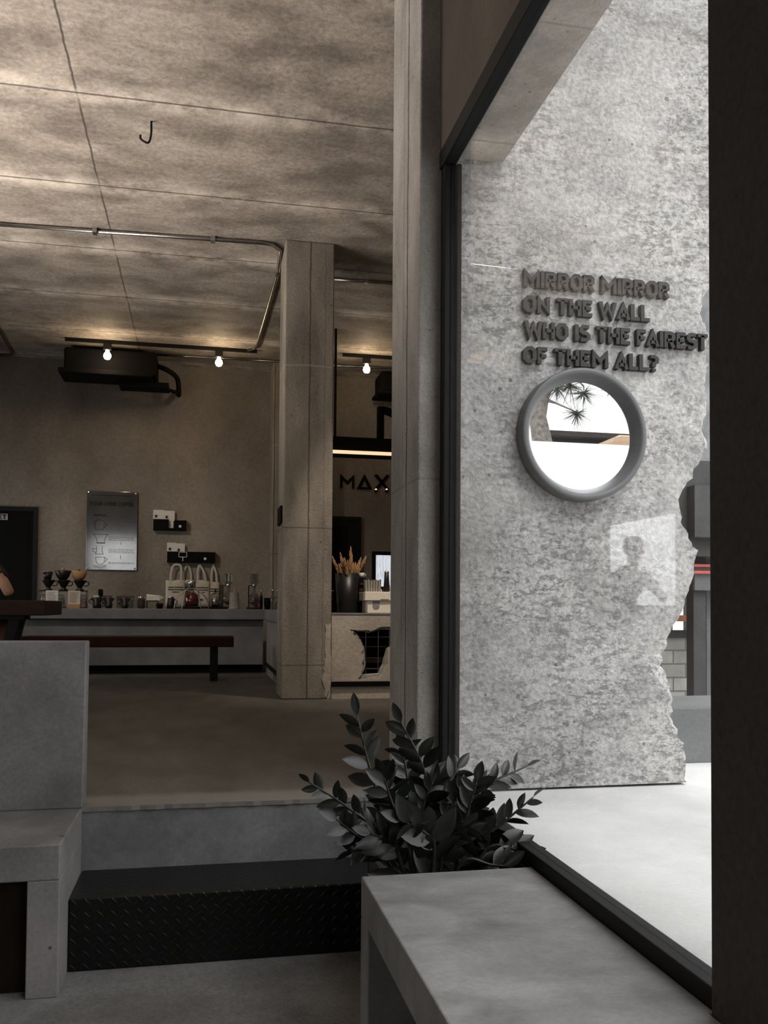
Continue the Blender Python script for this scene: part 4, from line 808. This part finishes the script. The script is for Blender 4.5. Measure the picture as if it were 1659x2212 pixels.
MB().prism_y([(min(x, 1.2065), z) for x, z in sm], YA-.007, YA-.001).build('plaster_smear', 'plaster', t)
ZB = -.056
x = P(749, 1320, y=8.8).x
t = thing('black_pot', (x, 8.8, ZB), 'tall glossy black pot with dried grasses on the bar counter', 'pot')
MB().lathe((x, 8.8, 0), [(.095, ZB), (.10, ZB+.01), (.12, ZB+.40), (.113, ZB+.40), (.095, ZB+.03), (0, ZB+.03)], 28).build('body', 'blackplastic', t, True)
# dried grasses, each its own stalk
base = Vector((x, 8.8, ZB+.03))
g0 = thing('dried_grass', base, 'tan dried grass stalk fanning out of the black pot', 'dried grass', 'dried grasses in the black pot'); g0['kind'] = 'thing'
MB().tube([base, base+Vector((.004, 0, .4)), base+Vector((.012, 0, .56))], [.003, .0025, .002], 5).build('stem', 'stalk', g0, True)
mb = MB(); rn = random.Random(4); b0 = base+Vector((.012, 0, .5))
for k in range(60):
    f_ = k/59; an = rn.uniform(0, 6.28); r_ = .02*math.sin(math.pi*(.12+.82*f_)); q = b0+Vector((.004*f_, 0, .2*f_))
    d = Vector((math.cos(an)*r_, math.sin(an)*r_, .045)); mb.tube([q, q+d*.6, q+d], [.0035, .005, .001], 4, False)
mb.build('plume', 'pampas', g0)
rn = random.Random(8); GR = [(.06, 0, 1.02)]
for k in range(44):
    a_ = -0.46+.92*k/43+rn.uniform(-.05, .05); GR.append((a_, rn.uniform(-.25, .25), rn.uniform(.66, .86) if rn.random() < .85 else .93))
for k, (ry, rx, sc_) in enumerate(GR):
    g = g0 if k == 0 else dup(g0, loc=base+Vector((-ry*.12+rn.uniform(-.012, .012), -rx*.08+rn.uniform(-.03, .03), .0)))
    g.rotation_euler = (rx*.6, ry*.85, rn.uniform(0, .6)); g.scale = (.8, .8, sc_*.86)
a = P(716, 1275, y=8.75); b = P(727, 1320, y=8.75)
t = thing('wooden_crate', (1.3, 8.9, ZB), 'small dark wooden crate half hidden behind the big column', 'crate')
for k in range(3): MB().box(1.23, b.x+.005, 9.0, 9.012, ZB+.006+.075*k, ZB+.07+.075*k).build('slat', 'crate', t)
MB().box(1.23, 1.245, 9.012, 9.14, ZB, ZB+.23).box(b.x-.01, b.x+.005, 9.012, 9.14, ZB, ZB+.23).build('end_panel', 'crate', t)
MB().box(1.24, 1.33, 8.99, 9.0, ZB+.222, ZB+.23).build('paper_edge', 'paper', t)
c0, c1 = P(774, 1320, y=8.92).x, P(791, 1320, y=8.92).x
t = thing('black_rack', (c0+.05, 8.95, ZB), 'black ribbed rack between the pot and the white box', 'rack')
MB().box(c0, c1, 8.93, 9.1, ZB, ZB+.36).build('body', 'matteblack', t, bevel=.006)
for k in range(5): MB().box(c0+.012, c1-.012, 8.918, 8.93, ZB+.04+.062*k, ZB+.062+.062*k).build('bar', 'crate', t)
a, b, c = P(788, 1278, y=8.55), P(794, 1297, y=8.55), P(852, 1324, y=8.55)
t = thing('white_box', (b.x+.2, 8.65, ZB), 'cream white lidded box with a rounded slot on the bar counter', 'box')
MB().box(b.x, b.x+.42, 8.55, 8.85, ZB, b.z).build('body', 'boxwhite', t, bevel=.004)
MB().box(a.x, b.x+.45, 8.53, 8.87, b.z, a.z).build('lid', 'boxwhite', t, bevel=.004)
d0, d1, d2 = P(805, 1299, y=8.545), P(820, 1299, y=8.545), P(812, 1316, y=8.545); rr = (d1.x-d0.x)/2
MB().prism_y([(d0.x, d0.z), (d0.x, d2.z+rr)]+[((d0.x+d1.x)/2-rr*math.cos(q*math.pi/8), d2.z+rr-rr*math.sin(q*math.pi/8)) for q in range(1, 8)]+[(d1.x, d2.z+rr), (d1.x, d0.z)], 8.546, 8.552).build('slot', 'settee', t)
mb = MB(); xx = P(823, 1296, y=8.52).x
for k in range(5): mb.box(xx+k*.017, xx+.012+k*.017, 8.5285, 8.531, b.z+.004, b.z+.014)
mb.build('lettering', 'ink', t)
zt_ = a.z; a0 = P(788, 1252, y=8.6)
for k in range(13):
    uu = 789+k*2.65; p_ = P(uu, 1278, y=8.62); q = P(uu+rnd if (rnd := (k-6)*.25) else uu, 1252+(k % 3)*1.2, y=8.62)
    o = MB().add([(p_.x-.004, 8.60, zt_+.001), (p_.x+.003, 8.60, zt_+.001), (p_.x+.003, 8.68, zt_+.001), (p_.x-.004, 8.68, zt_+.001), (q.x-.004, 8.60, q.z), (q.x+.003, 8.60, q.z), (q.x+.003, 8.68, q.z), (q.x-.004, 8.68, q.z)], [(0, 3, 2, 1), (4, 5, 6, 7), (0, 1, 5, 4), (1, 2, 6, 5), (2, 3, 7, 6), (3, 0, 4, 7)]).build('paper_sleeve', 'canvas' if k % 2 else 'settee', at=(p_.x, 8.64, zt_))
    tag(o, 'grey paper sleeve standing on edge in the row on top of the white box', 'sleeve', 'paper sleeves on the white box')
b_ = P(835, 1268, y=8.7); zt2 = P(835, 1234, y=8.7).z
t = thing('dark_bottle', (b_.x, 8.7, zt_), 'dark tapered bottle standing on the white box in front of the bright window', 'bottle')
MB().lathe((b_.x, 8.7, 0), [(.03, zt_), (.034, zt_+.02), (.026, zt_+.12), (.022, zt2), (0, zt2)], 16).build('body', 'blackplastic', t, True); MB().lathe((b_.x, 8.7, 0), [(.0225, zt2-.03), (.023, zt2-.002), (0, zt2+.002)], 16).build('cap', 'steel', t, True)
b_ = P(793, 1235, y=9.0); z0 = ZB+.36
t = thing('white_cup', (b_.x-.02, 9.0, z0), 'small white cup on top of the black ribbed rack', 'cup')
x_ = c1-.035; t.location.x = x_; t['_o'] = tuple(t.location); MB().lathe((x_, 9.0, 0), [(.02, z0), (.03, z0+.055), (.027, z0+.055), (.015, z0+.01)], 16).build('body', 'paper', t, True); MB().tube([(x_+.027, 9, z0+.045), (x_+.045, 9, z0+.035), (x_+.026, 9, z0+.015)], .004, 6).build('handle', 'paper', t, True)
for uu, hh, lab in ((822, .06, 'crumpled pale cloth heap beside the paper sleeves'), (847, .075, 'crumpled pale cloth heap beside the dark bottle')):
    p_ = P(uu, 1278, y=8.62); mb = MB(); rn = random.Random(uu)
    mb.lathe((p_.x, 8.76, 0), [(.045+rn.uniform(-.006, .006), zt_+.0005), (.042, zt_+hh*.4), (.026, zt_+hh*.8), (.008, zt_+hh), (0, zt_+hh)], 9)
    tag(mb.build('folded_cloth', 'canvas', at=(p_.x, 8.76, zt_)), lab, 'cloth')
# window and door behind the bar
a, b = P(804, 1191, y=YB-.03), P(900, 1275, y=YB-.03)
t = thing('window_2', (a.x+.4, YB, b.z), 'small bright window in a black frame behind the bar', 'window'); struct(t)
MB().box(a.x, b.x, YB-.05, YB-.002, a.z-.055, a.z).box(a.x, a.x+.055, YB-.05, YB-.002, b.z, a.z-.055).box(b.x-.055, b.x, YB-.05, YB-.002, b.z, a.z-.055).box(a.x+.055, b.x-.055, YB-.05, YB-.002, b.z, b.z+.05).build('frame', 'frame', t)
def lit_pane():
    q = NT('frosted_daylight'); v = q.coords((1, 1, 1)); n = q.noise(q.coords((14, 1, 2)), 3, 4); e = q.ramp(n, [(.35, (.36, .43, .55)), (.55, (.62, .64, .66))]); q.link(e, q.b.inputs['Emission Color']); q.b.inputs['Emission Strength'].default_value = 1.05; q.b.inputs['Base Color'].default_value = (.5, .5, .5, 1); return q.m
MB().box(a.x+.055, b.x-.055, YB-.02, YB-.004, b.z+.05, a.z-.055).build('pane', lit_pane(), t)
a = P(780, 1117, y=YB-.03)
t = thing('door_2', (a.x-.5, YB, FL), 'dark back door in a black stepped frame behind the bar', 'door'); struct(t)
MB().box(a.x-1.0, a.x, YB-.06, YB-.002, a.z-.07, a.z).box(a.x-.07, a.x, YB-.06, YB-.002, FL, a.z-.07).box(a.x-1.0, a.x-.93, YB-.06, YB-.002, FL, a.z-.07).build('frame', 'frame', t)
MB().box(a.x-.93, a.x-.07, YB-.03, YB-.002, FL, a.z-.07).build('leaf', 'matteblack', t); MB().box(a.x-.2, a.x-.07, YB-.045, YB-.03, FL, a.z-.15).box(a.x-.93, a.x-.07, YB-.045, YB-.03, a.z-.15, a.z-.07).build('stop', 'frame', t)
# hood with warm light strip, big letter and wall lettering
a, b = P(700, 941, y=10.5), P(700, 972, y=10.5)
t = thing('bar_hood', (2.2, 10.8, b.z), 'long black hood over the bar with a warm light strip along its lower edge', 'hood')
MB().box(1.15, 3.38, 10.5, 11.0, b.z, a.z).build('body', 'matteblack', t, bevel=.006)
MB().box(1.2, 3.38, 10.47, 10.5, b.z-.036, b.z+.002).build('light_strip', 'led', t)
for xx in (1.6, 3.2): MB().box(xx-.015, xx+.015, 10.85, 10.88, a.z, CE).build('hanger', 'black', t)
q0, q1, q2, q3 = P(816, 945, y=10.6), P(830, 880, y=10.6), P(860, 905, y=10.6), P(829, 945, y=10.6)
t = thing('sign_letter', (q0.x+.3, 10.6, a.z), 'big black arched letter standing on the bar hood', 'letter')
zt_ = P(820, 878, y=10.6).z; wd = q3.x-q0.x
mb = MB().box(q0.x, q0.x+wd, 10.58, 10.68, a.z+.001, zt_)
arc = [(q0.x+wd*.6+.36*math.sin(k*H/8), zt_-.36+.36*math.cos(k*H/8)) for k in range(9)]; arc2 = [(q0.x+wd*.6+(.36-wd)*math.sin(k*H/8), zt_-.36+(.36-wd)*math.cos(k*H/8)) for k in range(9)]
for k in range(8): mb.prism_y([arc[k], arc[k+1], arc2[k+1], arc2[k]], 10.58, 10.68)
mb.box(arc2[8][0], arc[8][0], 10.58, 10.68, a.z+.001, arc[8][1]).build('letter_body', 'matteblack', t)
t = thing('bar_lettering', P(788, 1056, y=YB), 'dark MAX letters on the back wall under the bar hood', 'lettering')
for ch, u0, u1, v0, v1 in (('M', 734, 767, 1024, 1055), ('D', 772, 803, 1025, 1057), ('X', 809, 842, 1025, 1058)):
    a, b = P(u0, v0, y=YB-.03), P(u1, v1, y=YB-.03); glyph_mesh(MB(), ch, a.x, (b.x-a.x)/GL[ch][0], b.z, a.z-b.z, .07, YB-.03, YB-.001).build('letter', 'matteblack', t)
for uu, lab in ((813, 'tiny warm spotlight under the left foot of the bar letter X'), (836, 'tiny warm spotlight under the right foot of the bar letter X')):
    a = P(uu, 1056, y=YB-.06); k = thing('small_spotlight', (a.x, YB-.03, a.z), lab, 'spotlight'); MB().box(a.x-.02, a.x+.02, YB-.045, YB-.001, a.z-.045, a.z-.015).build('body', 'black', k); MB().lathe((a.x, YB-.03, 0), [(.016, a.z-.015), (.016, a.z+.004), (0, a.z+.01)], 10).build('lamp', 'led', k)

# ================================================================== person at the high table
def skin(name, pts, edges, mat, parent, root=0, sub=2):
    me = bpy.data.meshes.new(name); off = Vector(parent['_o']); me.from_pydata([Vector(p[:3])-off for p in pts], edges, []); o = bpy.data.objects.new(name, me); COL.objects.link(o)
    md = o.modifiers.new('s', 'SKIN'); md.use_smooth_shade = True; sv = me.skin_vertices[0].data
    for i, p in enumerate(pts): sv[i].radius = (p[3], p[4] if len(p) > 4 else p[3]); sv[i].use_root = i == root
    o.modifiers.new('u', 'SUBSURF').levels = sub; dg = bpy.context.evaluated_depsgraph_get(); dg.update()
    m2 = bpy.data.meshes.new_from_object(o.evaluated_get(dg)); o.modifiers.clear(); o.data = m2; m2.materials.clear(); m2.materials.append(M[mat])
    for p in m2.polygons: p.use_smooth = True
    o.parent = parent; o['_o'] = tuple(off); return o
hx = 0.0; PX, PYy = -1.93, 8.4
pr = thing('person', (0, 0, FL), 'seated person leaning a bare forearm with a wrist strap on the thick wooden table', 'person')
V = []; E = []
def chain(prev, pts):
    for p in pts:
        V.append(p)
        if prev is not None: E.append((prev, len(V)-1))
        prev = len(V)-1
    return prev
root = chain(None, [(hx, .0, -.12, .15, .13)]); ch = chain(root, [(hx+.07, .0, .05, .135, .12), (hx+.17, .0, .22, .15, .12), (hx+.25, .0, .33, .10, .10)])
nk = chain(ch, [(hx+.29, .0, .41, .055), (hx+.34, .0, .48, .062), (hx+.37, .0, .56, .085, .078), (hx+.35, .0, .64, .08, .07)]); chain(nk-1, [(hx+.455, .0, .535, .022)])
for sgn, elb, wr in ((-1, Vector((.46, -.27, .088)), Vector((.44, -.12, .28))), (1, Vector((.47, .335, .088)), Vector((.44, .215, .30)))):
    sh = chain(ch, [(hx+.26, sgn*.15, .31, .06), ((hx+.28+elb.x)/2, (sgn*.19+elb.y)/2, (.30+elb.z)/2, .05), (*elb, .046), (*(elb.lerp(wr, .35)), .047), (*(elb.lerp(wr, .75)), .034), (*wr, .029)])
    d = (wr-elb).normalized(); sd = Vector((0, 1, 0))-d*d.y; sd.normalize(); fw = d.cross(sd)*sgn
    palm = chain(sh, [(*(wr+d*.05), .032, .022)]); pc = wr+d*.085
    pm = chain(palm, [(*pc, .034, .016)])
    for q, (of, L) in enumerate(((-.033, .065), (-.011, .075), (.011, .07), (.033, .055))):
        c0_ = pc+sd*of+d*.012; chain(pm, [(*c0_, .0095), (*(c0_+d*L*.45+fw*.012), .0088), (*(c0_+d*L*.7+fw*.035), .008), (*(c0_+d*L*.75+fw*.055), .007)])
    th = wr+d*.035+sd*.03*sgn; chain(palm, [(*th, .012), (*(th+d*.03+sd*.018*sgn+fw*.012), .0105), (*(th+d*.058+sd*.018*sgn+fw*.024), .009)])
for sgn in (-1, 1):
    y_ = sgn*.1
    chain(root, [(hx+.08, y_, -.15, .088), (hx+.32, y_+sgn*.11, -.155, .075), (hx+.565, y_+sgn*.23, -.165, .058), (hx+.60, y_+sgn*.23, -.30, .056), (hx+.60, y_+sgn*.23, -.48, .046), (hx+.57, y_+sgn*.23, -.61, .034), (hx+.60, y_+sgn*.23, -.655, .036), (hx+.70, y_+sgn*.23, -.668, .034, .024), (hx+.77, y_+sgn*.23, -.675, .028, .016)])
body = skin('body', V, E, 'skin', pr)
hc = Vector((hx+.37, .0, .585)); mb = MB()
for sgn in (-1, 1): mb.lathe(hc+Vector((-.01, sgn*.083, -.02)), [(.004, -.03), (.02, -.015), (.022, .01), (.008, .03)], 8)
mb.build('ears', 'skin', pr, True)
mb = MB()
for sgn in (-1, 1): mb.lathe(hc+Vector((.078, sgn*.032, -.005)), [(0, -.008), (.011, 0), (0, .008)], 8)
mb.build('eyes', 'ink', pr, True); MB().tube([hc+Vector((.078, -.025, -.075)), hc+Vector((.088, 0, -.073)), hc+Vector((.078, .025, -.075))], .006, 6).build('mouth', 'strap', pr, True)
MB().lathe(hc+Vector((-.04, 0, .03)), [(.078, -.06), (.09, -.02), (.102, .02), (.098, .07), (.07, .105), (0, .118)], 18).build('hair', 'hair', pr, True)
V = []; E = []
r_ = chain(None, [(hx, .0, -.1, .165, .15)]); c_ = chain(r_, [(hx+.07, .0, .05, .15, .135), (hx+.17, .0, .22, .165, .135), (hx+.245, .0, .325, .115, .11)])
for sgn, e_ in ((-1, (.36, -.24, .2)), (1, (.36, .27, .2))): chain(c_, [(hx+.26, sgn*.16, .31, .074), (*e_, .066)])
skin('shirt', V, E, 'cloth', pr)
V = []; E = []; r_ = chain(None, [(hx, .0, -.13, .17, .15)])
for sgn in (-1, 1): chain(r_, [(hx+.08, sgn*.1, -.15, .10), (hx+.32, sgn*.21, -.155, .088), (hx+.45, sgn*.27, -.16, .08)])
skin('shorts', V, E, 'shorts', pr)
e0, w0 = Vector((.47, .335, .088)), Vector((.44, .215, .30)); d = (w0-e0).normalized(); c0_ = e0.lerp(w0, .86)
MB().tube([c0_-d*.014, c0_+d*.014], .0365, 16).build('wrist_strap', 'strap', pr, True)
pr.location = (PX, PYy, FL); pr.rotation_euler = (0, 0, -H)
t = thing('bar_stool', (PX, PYy, FL), 'black bar stool under the person at the thick wooden table', 'stool')
MB().lathe((PX, PYy, 0), [(.17, -.30), (.18, -.29), (.18, -.265), (.17, -.26), (0, -.26)], 24).build('seat', 'tablewood', t, True)
for k in range(4):
    a_ = H/2+k*H; c_, s_ = math.cos(a_), math.sin(a_); MB().tube([(PX+.12*c_, PYy+.12*s_, -.30), (PX+.22*c_, PYy+.22*s_, FL)], .013, 8).build('leg', 'black', t, True)
MB().tube([(PX+.18*math.cos(k*H/4), PYy+.18*math.sin(k*H/4), -.66) for k in range(17)], .009, 6).build('foot_ring', 'black', t, True)
